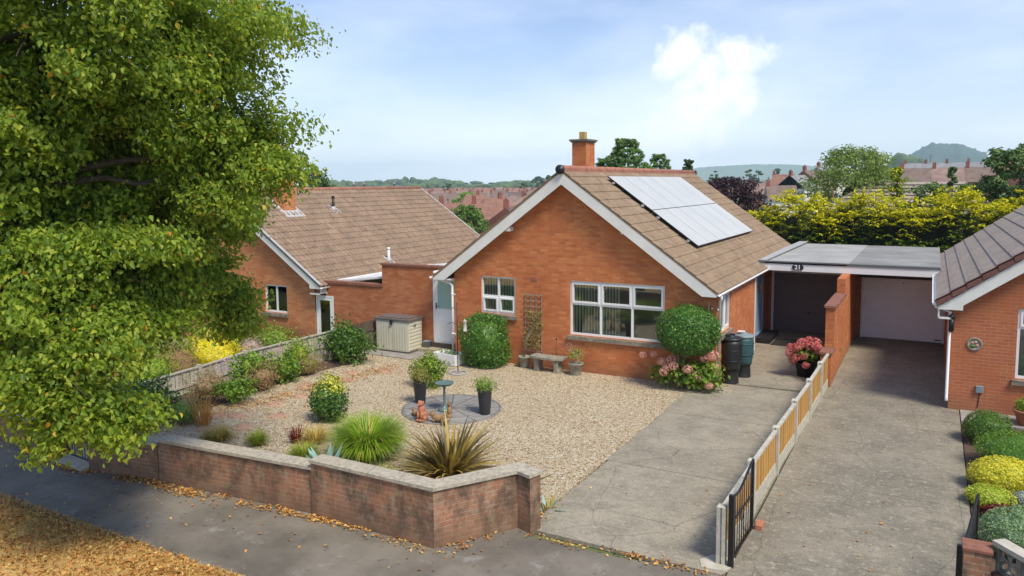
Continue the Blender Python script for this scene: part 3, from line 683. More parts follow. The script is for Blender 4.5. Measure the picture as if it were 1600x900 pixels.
# right slope front verge: bargeboards with boxed ends
def barge(parent, xr, zr, xe, ze, y, hgt, t=.03, name='bargeboard', drop=.05, boxw=.38, mat='board'):
    sgn = 1 if xe > xr else -1; sl = (zr - ze) / abs(xe - xr)
    mb = MB(); zt, zb = zr - drop, zr - drop - hgt
    xi = abs(xe - xr) - boxw; zi = zb - sl * xi; zt_e = zt - sl * abs(xe - xr); zbot = min(zi, zt_e - .06)
    pts = [(xr, zt), (xe, zt_e), (xe, zbot), (xr + sgn * xi, zbot), (xr + sgn * xi, zi), (xr, zb)]
    mb.prism(pts if sgn < 0 else pts[::-1], y, y + t); return mb.build(name, mat, parent), zbot
for xe in (-4.56, -13.04):
    b, zb_ = barge(H1, XA, 5.56, xe, 2.47, 18.635, .34)
mb = MB(); mb.box(-4.94, -4.56, 18.665, 18.9, zb_, zb_ + .04); mb.box(-13.04, -12.46, 18.665, 18.9, zb_, zb_ + .04)
mb.box(-4.6, -4.56, 18.665, 31.4, zb_, 2.42); mb.box(-4.9, -4.6, 18.905, 25, zb_, zb_ + .02)
mb.box(-13.04, -13.0, 18.665, 31.4, zb_, 2.42); mb.box(-13.0, -12.46, 18.905, 31, zb_, zb_ + .02)
# soffit under the front verge
for sgn, xe in ((1, -4.9), (-1, -12.6)):
    mb.bar((XA, 18.78, 5.24), (xe, 18.78, 5.24 - .729 * abs(xe - XA)), .20, .015, up=(0, 0, 1))
mb.build('soffit', 'board', H1)
mb = MB(); 
for x in (-10.53, -6.99): mb.box(x - .11, x + .11, 18.67, 18.9, 3.86, 3.98)
mb.build('purlin_end', 'board', H1)
mb = MB(); mb.tube([(XA, 18.60, 5.60), (XA, 31.5, 5.60)], .085, 14); mb.box(XA - .11, XA + .11, 18.62, 31.5, 5.50, 5.58)
rt = mb.build('ridge_tiles', 'ridge_tile', H1)
mb = MB()
for k in range(28): mb.tube([(XA, 18.85 + .45 * k, 5.60), (XA, 18.865 + .45 * k, 5.60)], .094, 14)
mb.build('ridge_joint', 'ridge_tile', rt)
mb = MB(); mb.tube([(XA, 18.54, 5.57), (XA, 18.62, 5.57)], .125, 18); mb.tube([(XA, 18.53, 5.57), (XA, 18.545, 5.57)], .09, 18); mb.build('ridge_end_cap', 'black', H1)
def gutter(parent, x, z, y0, y1, mat='white', r=.055, sgn=1):
    mb = MB(); n = 8; vs = []; 
    for y in (y0, y1):
        for k in range(n + 1): a = math.pi + math.pi * k / n; vs.append((x + r * math.cos(a), y, z + r * math.sin(a)))
        for k in range(n, -1, -1): a = math.pi + math.pi * k / n; vs.append((x + r * .82 * math.cos(a), y, z + r * .82 * math.sin(a)))
    N_ = 2 * (n + 1); fs = [(i, i + N_, (i + 1) % N_ + N_, (i + 1) % N_) for i in range(N_)] + [tuple(range(N_ - 1, -1, -1)), tuple(range(N_, 2 * N_))]
    mb.add(vs, fs); return mb.build('gutter', mat, parent)
gutter(H1, -4.49, 2.44, 18.6, 24.86); gutter(H1, -13.11, 2.44, 18.6, 31.5)
mb = MB(); mb.tube([(-4.49, 18.78, 2.40), (-4.49, 18.78, 2.30), (-4.58, 19.0, 2.18), (-4.58, 19.0, .55)], .036, 10); mb.tube([(-4.58, 19.0, 1.5), (-4.58, 19.0, 1.54)], .045, 10); mb.build('downpipe', 'white', H1)
mb = MB(); mb.tube([(-13.05, 18.75, 2.40), (-13.0, 18.75, 2.36), (-12.60, 18.82, 2.26), (-12.5, 18.84, 2.18), (-12.5, 18.84, .1)], .036, 10)
for z in (.7, 1.9): mb.tube([(-12.5, 18.84, z), (-12.5, 18.84, z + .04)], .045, 10); mb.box(-12.5, -12.40, 18.83, 18.86, z, z + .03)
mb.build('downpipe', 'white', H1)
mb = MB(); mb.box(-9.88, -9.66, YW - .006, YW + .02, 2.44, 2.58); 
for k in range(5): mb.box(-9.87, -9.67, YW - .012, YW - .006, 2.452 + k * .026, 2.465 + k * .026)
mb.build('air_vent', 'terracotta', H1)
# chimney
mb = MB(); mb.box(-9.43, -8.98, 20.75, 21.40, 4.8, 6.40); ch = mb.build('chimney', 'brick', H1)
mb = MB(); mb.box(-9.47, -8.94, 20.71, 21.44, 6.40, 6.44); mb.box(-9.50, -8.91, 20.68, 21.47, 6.44, 6.49); mb.build('chimney_cap', 'capstone', ch)
mb = MB(); mb.box(-9.31, -9.13, 20.99, 21.17, 6.49, 6.72); mb.build('chimney_pot', 'buff', ch, bevel=.008)
mb = MB(); mb.box(-9.50, -8.90, 20.70, 21.45, 5.40, 5.52); mb.build('flashing', 'lead', ch)
# solar panels: twelve, each a part
sdx, sdz = 4.28, -3.12; sl_ = math.hypot(sdx, sdz); ux, uz = sdx / sl_, sdz / sl_; nx2, nz2 = -uz, ux
def onroof(s, y, off): return (XA + ux * s + nx2 * off, y, 5.56 + uz * s + nz2 * off)
for r_ in range(2):
    for k in range(6):
        y0 = 20.85 + k * 1.213; y1 = y0 + 1.203; s0 = .48 + r_ * 1.668; s1 = s0 + 1.655; mb = MB()
        c8 = [onroof(s, y, o_) for o_ in (.11, .145) for s, y in ((s0, y0), (s1, y0), (s1, y1), (s0, y1))]
        mb.add(c8, [(0, 1, 2, 3), (7, 6, 5, 4), (0, 4, 5, 1), (1, 5, 6, 2), (2, 6, 7, 3), (3, 7, 4, 0)])
        pn = mb.build('solar_panel', 'black', H1)
        mb = MB(); e = .008; c8 = [onroof(s, y, o_) for o_ in (.1455, .1485) for s, y in ((s0 + e, y0 + e), (s1 - e, y0 + e), (s1 - e, y1 - e), (s0 + e, y1 - e))]
        mb.add(c8, [(0, 1, 2, 3), (7, 6, 5, 4), (0, 4, 5, 1), (1, 5, 6, 2), (2, 6, 7, 3), (3, 7, 4, 0)]); mb.build('glass', 'solar', pn)
for s in (.75, 1.85, 2.42, 3.5):
    mb = MB(); mb.bar(onroof(s, 20.79, .085), onroof(s, 28.17, .085), .04, .04, up=(nx2, 0, nz2)); rl = mb.build('mounting_rail', 'lead', H1)
    mb = MB(); mb.box(*[v for a, b in zip(onroof(s, 20.80, .09), (.035, .03, .03)) for v in (a - b, a + b)]); mb.build('end_clamp', 'lead', rl)
# blue front door in the recess, its step
mb = MB(); mb.box(-4.93, -4.88, 25.05, 26.2, .2, 2.15); dr = mb.build('front_door', 'bluedoor', H1)
mb = MB(); mb.box(-4.885, -4.86, 25.05, 25.13, .2, 2.15).box(-4.885, -4.86, 26.12, 26.2, .2, 2.15).box(-4.885, -4.86, 25.13, 26.12, 2.07, 2.15).box(-4.885, -4.85, 25.13, 26.12, .2, .24); mb.build('door_frame', 'bluedoor', dr)
mb = MB(); mb.box(-4.882, -4.875, 25.35, 25.9, 1.2, 1.9); mb.build('door_glass', 'frost', dr)
mb = MB()
for k in range(14):
    a = k * math.tau / 14; mb.blob((-4.83, 25.62 + .15 * math.cos(a), 1.72 + .15 * math.sin(a)), (.045, .05, .05), k, .2, 6, 5)
mb.build('wreath', 'leaf_pink', dr)
mb = MB(); mb.box(-4.66, -4.60, 23.52, 23.61, .05, 2.3); mb.build('porch_trim', 'white', H1)
mb = MB(); mb.box(-4.895, -4.38, 24.85, 26.35, .02, .2); mb.build('door_step', 'black', H1, bevel=.01)
# television aerial bracket on the corner
mb = MB(); mb.tube([(-4.80, 18.88, 2.2), (-4.80, 18.80, 2.2), (-4.80, 18.78, 1.95)], .012, 6); mb.tube([(-4.72, 18.88, 2.05), (-4.72, 18.76, 2.05)], .02, 8); mb.tube([(-4.62, 18.9, 2.02), (-4.56, 18.80, 2.02)], .025, 8); mb.build('outside_tap_bracket', 'lead', H1)

# ------------------------------------------------------------------ yard wall with the white half-glazed door
YB = 19.3
mb = MB(); wallmb(mb, -18.42, XL, YB, YB + .22, -.7, 1.90, [(-18.40, -17.62, -.6, 1.46), (-13.52, -12.56, .28, 2.40)])
mb.box(-15.52, -13.52, YB, YB + .22, 1.90, 2.62); mb.box(-13.52, XL, YB, YB + .22, 2.40, 2.62)
YWALL = thing('yard_wall', 'tall stepped brick wall joining the two bungalows behind the cream storage box', 'wall', (-15.5, YB, 0))
mb.build('wall', 'brick_yard', YWALL)
mb = MB(); mb.box(-18.42, -15.50, YB - .04, YB + .26, 1.90, 1.98); mb.box(-15.55, -12.5, YB - .04, YB + .26, 2.62, 2.68); mb.build('coping', 'coping_brick', YWALL)
def half_door(x0, x1, z0, z1, y, parent, glazed_from, label):
    mb = MB(); f = .06; mb.box(x0, x0 + f, y - .01, y + .07, z0, z1).box(x1 - f, x1, y - .01, y + .07, z0, z1).box(x0 + f, x1 - f, y - .01, y + .07, z1 - f, z1).box(x0 + f, x1 - f, y - .03, y + .07, z0, z0 + .04)
    d = mb.build('door', 'white', parent); d['label'] = label
    a, b, c, e = x0 + f + .005, x1 - f - .005, z0 + .05, z1 - f - .005; t = .10
    mb = MB(); mb.box(a, a + t, y + .0, y + .05, c, e).box(b - t, b, y + .0, y + .05, c, e).box(a + t, b - t, y, y + .05, c, c + t).box(a + t, b - t, y, y + .05, e - t, e).box(a + t, b - t, y, y + .05, glazed_from - t, glazed_from)
    lf = mb.build('door_leaf', 'white', d)
    mb = MB(); mb.box(a + t, b - t, y + .02, y + .03, glazed_from, e - t); mb.build('door_glass', 'frost' if x0 > -15 else 'glass', d)
    mb = MB()
    if x0 > -15: mb.box(a + t, b - t, y + .018, y + .035, c + t, glazed_from - t); mb.build('door_panel', 'white', d)
    else: mb.box(a + t, b - t, y + .02, y + .03, c + t, glazed_from - t); mb.build('door_glass', 'glass', d)
    mb = MB(); hx = a + .05 if x0 > -15 else b - .05; hz_ = glazed_from + .08
    mb.box(hx - .015, hx + .015, y - .012, y, hz_ - .1, hz_ + .1); mb.box(hx - .012, hx + .10, y - .05, y - .03, hz_ - .01, hz_ + .012); mb.box(hx - .01, hx + .01, y - .04, y - .012, hz_ - .01, hz_ + .01)
    mb.build('handle', 'black' if x0 > -15 else 'white', d)
half_door(-13.52, -12.56, .28, 2.40, YB, YWALL, 1.35, 'white door with frosted upper glass')
half_door(-18.40, -17.62, -.6, 1.46, YB, YWALL, .05, 'white fully glazed door beside the neighbouring bungalow')
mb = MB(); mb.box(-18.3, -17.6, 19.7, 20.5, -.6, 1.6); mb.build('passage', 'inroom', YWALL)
o = MB().box(-13.95, -12.75, 18.88, 19.27, .02, .14).build('door_step', 'step', bevel=.01); tag(o, 'pale stone step below the white half-glazed door', 'step')
o = MB().box(-13.6, -12.55, 19.2, 19.27, .14, .28).build('door_threshold', 'fence_dark'); o.parent = YWALL; o.location = Vector(o.location) - YWALL.location
# lean-to glazing between the bungalows
LT = thing('lean_to', 'white framed glazed lean-to roof behind the low part of the yard wall', 'lean-to', (-15.5, 22, 0))
MB().add([(-17.6, 19.56, 1.92), (-13.2, 19.56, 2.42), (-13.2, 25, 2.42), (-17.6, 25, 1.92), (-17.6, 19.56, 1.94), (-13.2, 19.56, 2.44), (-13.2, 25, 2.44), (-17.6, 25, 1.94)], [(0, 3, 2, 1), (4, 5, 6, 7), (0, 1, 5, 4), (1, 2, 6, 5), (2, 3, 7, 6), (3, 0, 4, 7)]).build('glazing', 'poly', LT)
mb = MB()
for k in range(7): y = 19.6 + .88 * k; mb.bar((-17.6, y, 1.97), (-13.2, y, 2.47), .07, .05)
mb.bar((-17.6, 19.55, 1.97), (-17.6, 25, 1.97), .1, .08); mb.bar((-13.2, 19.55, 2.47), (-13.2, 25, 2.47), .1, .08)
mb.bar((-13.25, 19.58, 2.66), (-15.2, 23.2, 2.45), .1, .06); mb.build('glazing_bars', 'white', LT)
mb = MB(); mb.tube([(-13.25, 19.28, 2.52), (-13.25, 19.15, 2.52)], .05, 10); mb.blob((-13.3, 19.12, 2.50), (.08, .08, .06), 3, 0); o = mb.build('security_light', 'white'); tag(o, 'small white security lamp on the yard wall above the white door', 'lamp')

# ================================================================== NEIGHBOUR BUNGALOW (left)
H2 = thing('bungalow', 'neighbouring brick bungalow on the left with a long ribbed brown roof', 'house', (-22.6, 25, -.6))
YN = 19.25; NX = -22.6
mb = MB(); wallmb(mb, -26.8, -18.43, YN, YN + .28, -.7, 1.72, [(-20.80, -19.72, .72, 1.70), (-25.6, -23.6, .42, 1.70)])
mb.prism([(-26.8, 1.72), (-18.43, 1.72), (NX, 4.62)], YN, YN + .28)
mb.box(-18.71, -18.43, YN + .28, 31, -.7, 1.72).box(-26.8, -26.52, YN + .28, 31, -.7, 1.72).box(-26.8, -18.43, 31, 31.28, -.7, 1.72).prism([(-26.8, 1.72), (-18.43, 1.72), (NX, 4.9)], 31, 31.28)
mb.build('wall', 'brick_n', H2)
window(H2, Matrix.Translation((-20.80, YN, .72)), 1.08, .98, 2, None, curtain=True, label='two light window with a cream curtain')
window(H2, Matrix.Translation((-25.6, YN, .42)), 2.0, 1.28, 3, .8, curtain=True)
roof_pair(H2, NX, 5.0, -27.35, 1.80, -17.85, 18.95, 31.3, 'tile_b', pitch=.21, h=.05, sub=6, step=.020)
for xe in (-17.88, -27.3): barge(H2, NX, 5.0, xe, 1.82, 18.97, .26, boxw=.5, drop=.04)
mb = MB(); mb.box(-18.4, -17.9, 19.0, 19.25, 1.52, 1.56).box(-17.93, -17.9, 19.0, 31.2, 1.52, 1.76).box(-18.43, -17.93, 19.25, 31, 1.52, 1.54); mb.build('soffit', 'board', H2)
gutter(H2, -17.82, 1.79, 18.95, 31.2, r=.06); mb = MB(); mb.tube([(NX, 18.95, 5.03), (NX, 31.3, 5.03)], .09, 12); mb.build('ridge_tiles', 'ridge_tile', H2)
sl2 = 3.2 / 4.75; mb = MB(); mb.bar((NX, 18.96, 5.06), (-17.86, 18.96, 1.87), .09, .03, up=(.56, 0, .83)); mb.build('verge_trim', 'lead', H2); mb = MB(); mb.bar((NX, 31.28, 5.06), (-17.86, 31.28, 1.87), .08, .03, up=(.56, 0, .83)); mb.build('verge_trim', 'lead', H2)
def vent(x, y, mat, h, lab):
    z = 5.0 - sl2 * (x - NX); mb = MB(); mb.tube([(x, y, z - .1), (x, y, z + h)], .055, 10); mb.tube([(x, y, z + h), (x, y, z + h + .08)], [.07, .06], 10); o = mb.build('vent_pipe', mat, H2); o['label'] = lab
    mb = MB(); mb.add([(x - .25, y - .22, z + sl2 * .25 + .05), (x + .25, y - .22, z - sl2 * .25 + .05), (x + .25, y + .22, z - sl2 * .25 + .05), (x - .25, y + .22, z + sl2 * .25 + .05)], [(0, 1, 2, 3)]); mb.lathe((x, y, z - .05), [(.16, 0), (.07, .2)], 10); mb.build('flashing', 'lead', o)
vent(-21.4, 23.6, 'black', .50, 'black vent pipe near the ridge'); vent(-18.5, 23.45, 'white', .45, 'white vent pipe low on the slope')
mb = MB(); mb.box(-21.95, -21.4, 20.9, 21.5, 4.0, 5.7); ch = mb.build('chimney', 'brick_n', H2); mb = MB(); mb.box(-22.0, -21.3, 20.84, 21.56, 5.7, 5.78); mb.build('chimney_cap', 'capstone', ch)
mb = MB(); mb.add([(-22.1, 20.7, 4.74), (-21.05, 20.7, 4.02), (-21.05, 21.7, 4.02), (-22.1, 21.7, 4.74)], [(0, 1, 2, 3)]); mb.build('flashing', 'lead', ch)
for y in (26.3, 27.0, 29.2):
    mb = MB(); mb.blob((NX, y, 5.24), (.06, .13, .09), int(y), .1, 8, 6); mb.blob((NX, y + .12, 5.34), (.04, .05, .045), 2, 0, 6, 5); mb.bar((NX, y - .1, 5.24), (NX, y - .25, 5.2), .05, .02); mb.bar((NX, y, 5.1), (NX, y, 5.2), .02, .02)
    tag(mb.build('pigeon', 'roof_grey', origin=(NX, y, 5.1)), 'small grey bird on the left roof ridge, %s' % {26.3: 'left one of the close pair', 27.0: 'right one of the close pair', 29.2: 'alone near the far end'}[y], 'bird', 'birds on the left roof')

# ================================================================== GARAGES
GR = thing('garage_block', 'pair of linked garages with a flat felt roof and white fascia', 'garage', (-2.2, 28, 0))
mb = MB(); mb.box(-2.32, -2.10, 23.5, 33, -.05, 2.39); mb.box(-2.32, -2.10, 20.98, 23.5, -.05, 1.92); mb.box(-2.34, -2.09, 20.3, 20.98, -.05, .84)
mb.box(-4.9, -4.80, 27.4, 27.62, -.05, 2.42).box(-2.50, -2.32, 27.4, 27.62, -.05, 2.42).box(-2.10, -1.93, 27.4, 27.62, -.05, 2.42).box(.47, .72, 27.4, 27.62, -.05, 2.42)
mb.box(-4.9, .72, 33, 33.2, -.05, 2.42).build('wall', 'brick', GR)
MB().box(-2.36, -2.06, 20.94, 23.5, 1.92, 1.98).box(-2.37, -2.06, 20.26, 20.95, .84, .89).build('coping', 'coping_brick', GR)
MB().box(-4.85, .29, 24.93, 27.30, 2.395, 2.417).build('soffit', 'white', GR)  # unseen white sheet added under the roof to bounce light onto the doors
MB().box(-4.85, -2.205, 24.92, 33.4, 2.42, 2.62).build('flat_roof', 'felt', GR)
MB().box(-2.195, .30, 24.92, 33.4, 2.42, 2.612).build('flat_roof', 'felt2', GR)
MB().box(-4.87, -2.2, 24.84, 24.92, 2.62, 2.70).box(-4.6, -2.2, 24.84, 25.1, 2.62, 2.66).box(-2.2, .28, 24.84, 25.06, 2.62, 2.69).build('roof_edge_trim', 'felttrim', GR)
MB().bar((-4.78, 25.1, 2.68), (-4.62, 33.3, 2.70), .30, .04).build('roof_upstand', 'lead', GR)
fa = MB().box(-4.84, .26, 24.86, 24.915, 2.40, 2.62).build('fascia', 'white', GR)
# up-and-over doors
mb = MB(); x0, x1, z1 = -4.72, -2.50, 2.06; mb.box(x0, x1, 27.34, 27.38, .03, z1)
for k in range(26): mb.box(x0 + .02, x1 - .02, 27.328, 27.34, .05 + k * .077, .115 + k * .077)
gd = mb.build('garage_door', 'door_brown', GR); gd['label'] = 'dark brown garage door with fine horizontal ribs'
MB().box(x0 - .08, x0 - .005, 27.32, 27.40, .02, z1 + .08).box(x0 - .005, x1, 27.32, 27.40, z1 + .005, z1 + .07).build('door_frame', 'white', gd)
mb = MB(); mb.tube([(-3.55, 27.32, .72), (-3.55, 27.26, .72)], .028, 10); mb.box(-3.60, -3.50, 27.25, 27.265, .70, .74); mb.build('handle', 'black', gd)
mb = MB(); x0, x1 = -1.90, .43; mb.box(x0, x1, 27.34, 27.38, .04, 1.97); 
for k in range(4): mb.box(x0 + .01, x1 - .01, 27.332, 27.34, .05 + k * .48, .525 + k * .48)
gd = mb.build('garage_door', 'door_white', GR); gd['label'] = 'white panelled garage door'
MB().box(x0 - .05, x0 - .004, 27.32, 27.40, .02, 2.02).box(x1 + .004, x1 + .05, 27.32, 27.40, .02, 2.02).box(x0, x1, 27.32, 27.40, 1.975, 2.02).build('door_frame', 'white', gd)
MB().box(.22, .40, 27.326, 27.332, .10, .13).build('maker_plate', 'black', gd); MB().tube([(-.72, 27.33, 1.9), (-.72, 27.32, 1.9)], .02, 8).build('lock', 'black', gd)
MB().box(-4.8, .6, 27.39, 27.6, 2.02, 2.42).build('lintel', 'fence_dark', GR)
# number plate: black oval with 21
mb = MB(); n = 28; pts = [(-3.60 + .17 * math.cos(math.tau * k / n), 2.52 + .115 * math.sin(math.tau * k / n)) for k in range(n)]
pts = [(x, max(z, 2.44)) for x, z in pts]; mb.prism(pts, 24.835, 24.858); NP_ = mb.build('house_number', 'black', None); tag(NP_, 'black oval house number plate 21 on the white garage fascia', 'number plate')
fc = bpy.data.curves.new('digits', 'FONT'); fc.body = '21'; fc.size = .19; fc.align_x = 'CENTER'; fc.align_y = 'CENTER'; fc.extrude = .003; fc.offset = .004
fo = bpy.data.objects.new('digits', fc); COL.objects.link(fo); bpy.context.view_layer.update()
dme = bpy.data.meshes.new_from_object(fo.evaluated_get(bpy.context.evaluated_depsgraph_get())); bpy.data.objects.remove(fo)
dme.transform(Matrix.Translation((-3.60, 24.828, 2.525)) @ Matrix.Rotation(R(90), 4, 'X')); dme.materials.clear(); finish('digits', dme, 'white', NP_)
o = MB().box(-4.35, -3.65, 24.75, 25.9, .021, .04).build('door_mat', 'rubber'); tag(o, 'black rubber mat on the drive beside the front step', 'mat')

# ================================================================== RIGHT HOUSE
H3 = thing('bungalow', 'brick bungalow at the right edge with grey-brown tiles and red verge tiles', 'house', (4.4, 25, 0))
YR = 19.55; RX = 4.4
mb = MB(); wallmb(mb, .48, 8.3, YR, YR + .28, -.1, 2.5, [(1.72, 4.1, .86, 2.40)])
mb.prism([(.48, 2.5), (8.3, 2.5), (RX, 5.35)], YR, YR + .28); mb.box(.48, .76, YR + .28, 30.4, -.1, 2.5).box(8.02, 8.3, YR + .28, 30.4, -.1, 2.5).box(.48, 8.3, 30.4, 30.68, -.1, 2.5)
mb.build('wall', 'brick_r', H3)
window(H3, Matrix.Translation((1.72, YR, .86)), 2.38, 1.54, 3, 1.12, opens=((0, 1), (1, 1)), curtain=True)
roof_pair(H3, RX, 5.56, .17, 2.48, 8.6, 19.30, 30.7, 'tile_c', pitch=.33, h=.008, sub=6, step=.020)
for xe in (.20, 8.55): barge(H3, RX, 5.52, xe, 2.46, 19.31, .30, boxw=.48, drop=.08)
mb = MB(); mb.box(.22, .48, 19.34, YR, 2.1, 2.14).box(.20, .23, 19.34, 30.6, 2.12, 2.42).build('soffit', 'board', H3)
nt_ = 15
for sgn, xe in ((-1, .17),):
    for k in range(nt_):
        t0, t1 = k / nt_, (k + 1) / nt_; a = (RX + (xe - RX) * t0, 19.27, 5.56 + (2.48 - 5.56) * t0 + .02); b = (RX + (xe - RX) * (t1 + .006), 19.27, 5.56 + (2.48 - 5.56) * t1 + .02)
        mb = MB(); mb.bar((a[0], 19.275, a[2] - .055), (b[0], 19.275, b[2] - .055 + .012), .03, .13, up=(0, 0, 1)); mb.bar((a[0], 19.33, a[2] + .005), (b[0], 19.33, b[2] + .022), .14, .025, up=(-.59, 0, .8)); mb.build('verge_tile', 'verge_tile', H3)
mb = MB(); mb.tube([(RX, 19.25, 5.6), (RX, 30.7, 5.6)], .09, 12); mb.build('ridge_tiles', 'ridge_tile', H3)
gutter(H3, .13, 2.46, 19.28, 30.7)
MB().tube([(.15, 19.42, 2.42), (.15, 19.42, 2.36), (.44, 19.50, 2.24), (.44, 19.50, .30), (.44, 19.44, .22)], .034, 10).build('downpipe', 'white', H3)
mb = MB(); mb.tube([(.47, 19.40, 2.12), (.47, 19.40, 1.85)], .055, 8); mb.lathe((.47, 19.40, 2.12), [(.075, 0), (.05, .06), (.015, .10)], 8); mb.lathe((.47, 19.40, 1.80), [(.03, 0), (.065, .05)], 8); mb.box(.45, .5, 19.4, 19.56, 2.0, 2.04)
tag(mb.build('wall_lantern', 'blackmetal'), 'black wall lantern at the corner of the right bungalow', 'lamp')
mb = MB(); mb.T = Matrix.Translation((.94, YR - .005, 1.55)) @ Matrix.Rotation(R(90), 4, 'X'); mb.lathe((0, 0, 0), [(.15, 0), (.15, .02), (.125, .025), (.12, .015)], 24); pl = mb.build('wall_plaque', 'stone'); tag(pl, 'round stone wall plaque with painted flowers', 'plaque')
mb = MB(); 
for k, (x, z) in enumerate(((.90, 1.58), (.96, 1.60), (.99, 1.53))): mb.blob((x, YR - .028, z), (.028, .008, .03), k, .1, 8, 5)
mb.build('flowers', 'hyd_pink', pl); MB().blob((.90, YR - .028, 1.50), (.06, .008, .03), 1, .3, 10, 5).build('leaves', 'leaf_shrub', pl)
o = MB().box(1.0, 1.15, YR - .06, YR, .46, .62).build('meter_box', 'lidgrey', bevel=.012); tag(o, 'small grey meter box low on the right bungalow wall', 'box')
MB().tube([(1.08, YR - .01, .46), (1.07, YR - .01, .30), (1.05, YR - .01, .12)], .008, 5).build('cable', 'black', o)

# ================================================================== STREET WALL, GATES, FENCES
def seg(p0, p1): 
    d = Vector((p1[0] - p0[0], p1[1] - p0[1], 0)); return Matrix.Translation((p0[0], p0[1], 0)) @ Matrix.Rotation(math.atan2(d.y, d.x), 4, 'Z'), d.length
def poly_wall(name, label, pts, top, brickmat='brick_wall', t=.22, grp=None):
    """pts: outer line left to right; thickness to its left"""
    P = [Vector(p) for p in pts]; inner = []
    def off(i, k):
        d0 = (P[i] - P[i - 1]).normalized() if i > 0 else (P[1] - P[0]).normalized(); d1 = (P[i + 1] - P[i]).normalized() if i < len(P) - 1 else d0
        if i == 0: d0 = d1
        n0, n1 = Vector((-d0.y, d0.x)), Vector((-d1.y, d1.x)); b = (n0 + n1).normalized(); return P[i] + b * (k / max(.5, b.dot(n0)))
    W = thing(name, label, 'wall', (P[0].x, P[0].y, 0), grp)
    mb = MB(); mb.slabz([tuple(p) for p in P] + [tuple(off(i, t)) for i in range(len(P) - 1, -1, -1)], -.1, top - .05); mb.build('wall', brickmat, W)
    e = (P[-1] - P[-2]).normalized() * .02; s0 = (P[1] - P[0]).normalized() * .02
    o_ = [off(i, -.035) for i in range(len(P))]; n_ = [off(i, t + .045) for i in range(len(P))]; o_[-1] += e; n_[-1] += e; 
    # coping stones as separate slabs with joints
    mb = MB()
    for i in range(len(P) - 1):
        L = (P[i + 1] - P[i]).length; k = max(1, round(L / .6))
        for j in range(k):
            a, b = j / k, (j + 1) / k - (.004 if j < k - 1 else 0)
            q_ = [o_[i].lerp(o_[i + 1], a), o_[i].lerp(o_[i + 1], b), n_[i].lerp(n_[i + 1], b), n_[i].lerp(n_[i + 1], a)]
            mb.slabz([tuple(v) for v in q_], top - .05, top + .002 * (j % 2))
    mb.build('coping', 'coping', W); return W
poly_wall('garden_wall', 'low stained brick wall left of the iron garden gate', [(-24, 8.25), (-14.62, 8.20)], .60)
poly_wall('garden_wall', 'short shaded brick wall section just right of the iron garden gate', [(-13.42, 8.06), (-11.82, 8.32)], .70)
poly_wall('garden_wall', 'long middle section of the stained brick street wall', [(-11.80, 8.33), (-8.44, 8.61)], .78)
poly_wall('garden_wall', 'tall angled end section of the brick street wall by the drive', [(-8.42, 8.58), (-6.06, 8.56), (-5.32, 9.70), (-5.06, 9.62)], .91)
mb = MB(); mb.slabz([(-14.62, 8.02), (-13.44, 7.92), (-13.44, 8.34), (-14.62, 8.42)], -.02, .05); o = mb.build('gate_sill', 'coping', bevel=.01); tag(o, 'pale stone sill under the small iron garden gate', 'step')
GT = thing('garden_gate', 'small black iron bar gate between two low brick walls under the tree', 'gate', (-14, 8.25, 0))
mb = MB(); T_, L_ = seg((-14.58, 8.26), (-13.46, 8.17)); mb.T = T_; mb.bar((0, 0, .12), (L_, 0, .12), .03, .03).bar((0, 0, .66), (L_, 0, .66), .03, .03).bar((.015, 0, .06), (.015, 0, .75), .03, .03).bar((L_ - .015, 0, .06), (L_ - .015, 0, .75), .03, .03); mb.build('frame', 'blackmetal', GT)
for k in range(11): mb = MB(T_); mb.tube([(.1 + k * (L_ - .2) / 10, 0, .1), (.1 + k * (L_ - .2) / 10, 0, .78)], .007, 5); mb.build('bar', 'blackmetal', GT)

def drive_gate(name, label, p0, p1, h0, h1, hm, postside):
    g_ = thing(name, label, 'gate', (*p0, 0)); T_, L_ = seg(p0, p1)
    mb = MB(T_); mb.box(-.09, -.03, -.035, .035, 0, h0 + .04).build('gate_post', 'blackmetal', g_)
    tp = lambda t: h0 + (h1 - h0) * t ** 1.6 - hm * math.sin(math.pi * min(1, t * 1.15)) * (1 - t)
    mb = MB(T_); mb.bar((.0, 0, .08), (.0, 0, tp(0)), .03, .03).bar((L_, 0, .08), (L_, 0, tp(1)), .035, .035); mb.bar((0, 0, .1), (L_, 0, .1), .03, .03).bar((0, 0, .62), (L_, 0, .62), .02, .025)
    n = 14; mb.tube([(L_ * k / n, 0, tp(k / n)) for k in range(n + 1)], .018, 6); mb.build('frame', 'blackmetal', g_)
    for k in range(1, 9):
        x = L_ * k / 9; mb = MB(T_); mb.tube([(x, 0, .1), (x, 0, tp(k / 9))], .008, 5); mb.build('bar', 'blackmetal', g_)
    mb = MB(T_); mb.tube([(L_ * .5 + .09 * math.cos(a), .012, .52 + .09 * math.sin(a)) for a in np.linspace(0, 6.28, 13)], .006, 4); mb.build('scroll', 'blackmetal', g_)
drive_gate('driveway_gate', 'black iron drive gate folded back against the golden fence', (-2.20, 10.06), (-2.16, 11.15), .98, 1.14, .10, 1)
drive_gate('driveway_gate', 'black iron drive gate standing open beside the right flower bed', (.46, 10.18), (.66, 11.2), .84, 1.14, .06, 1)

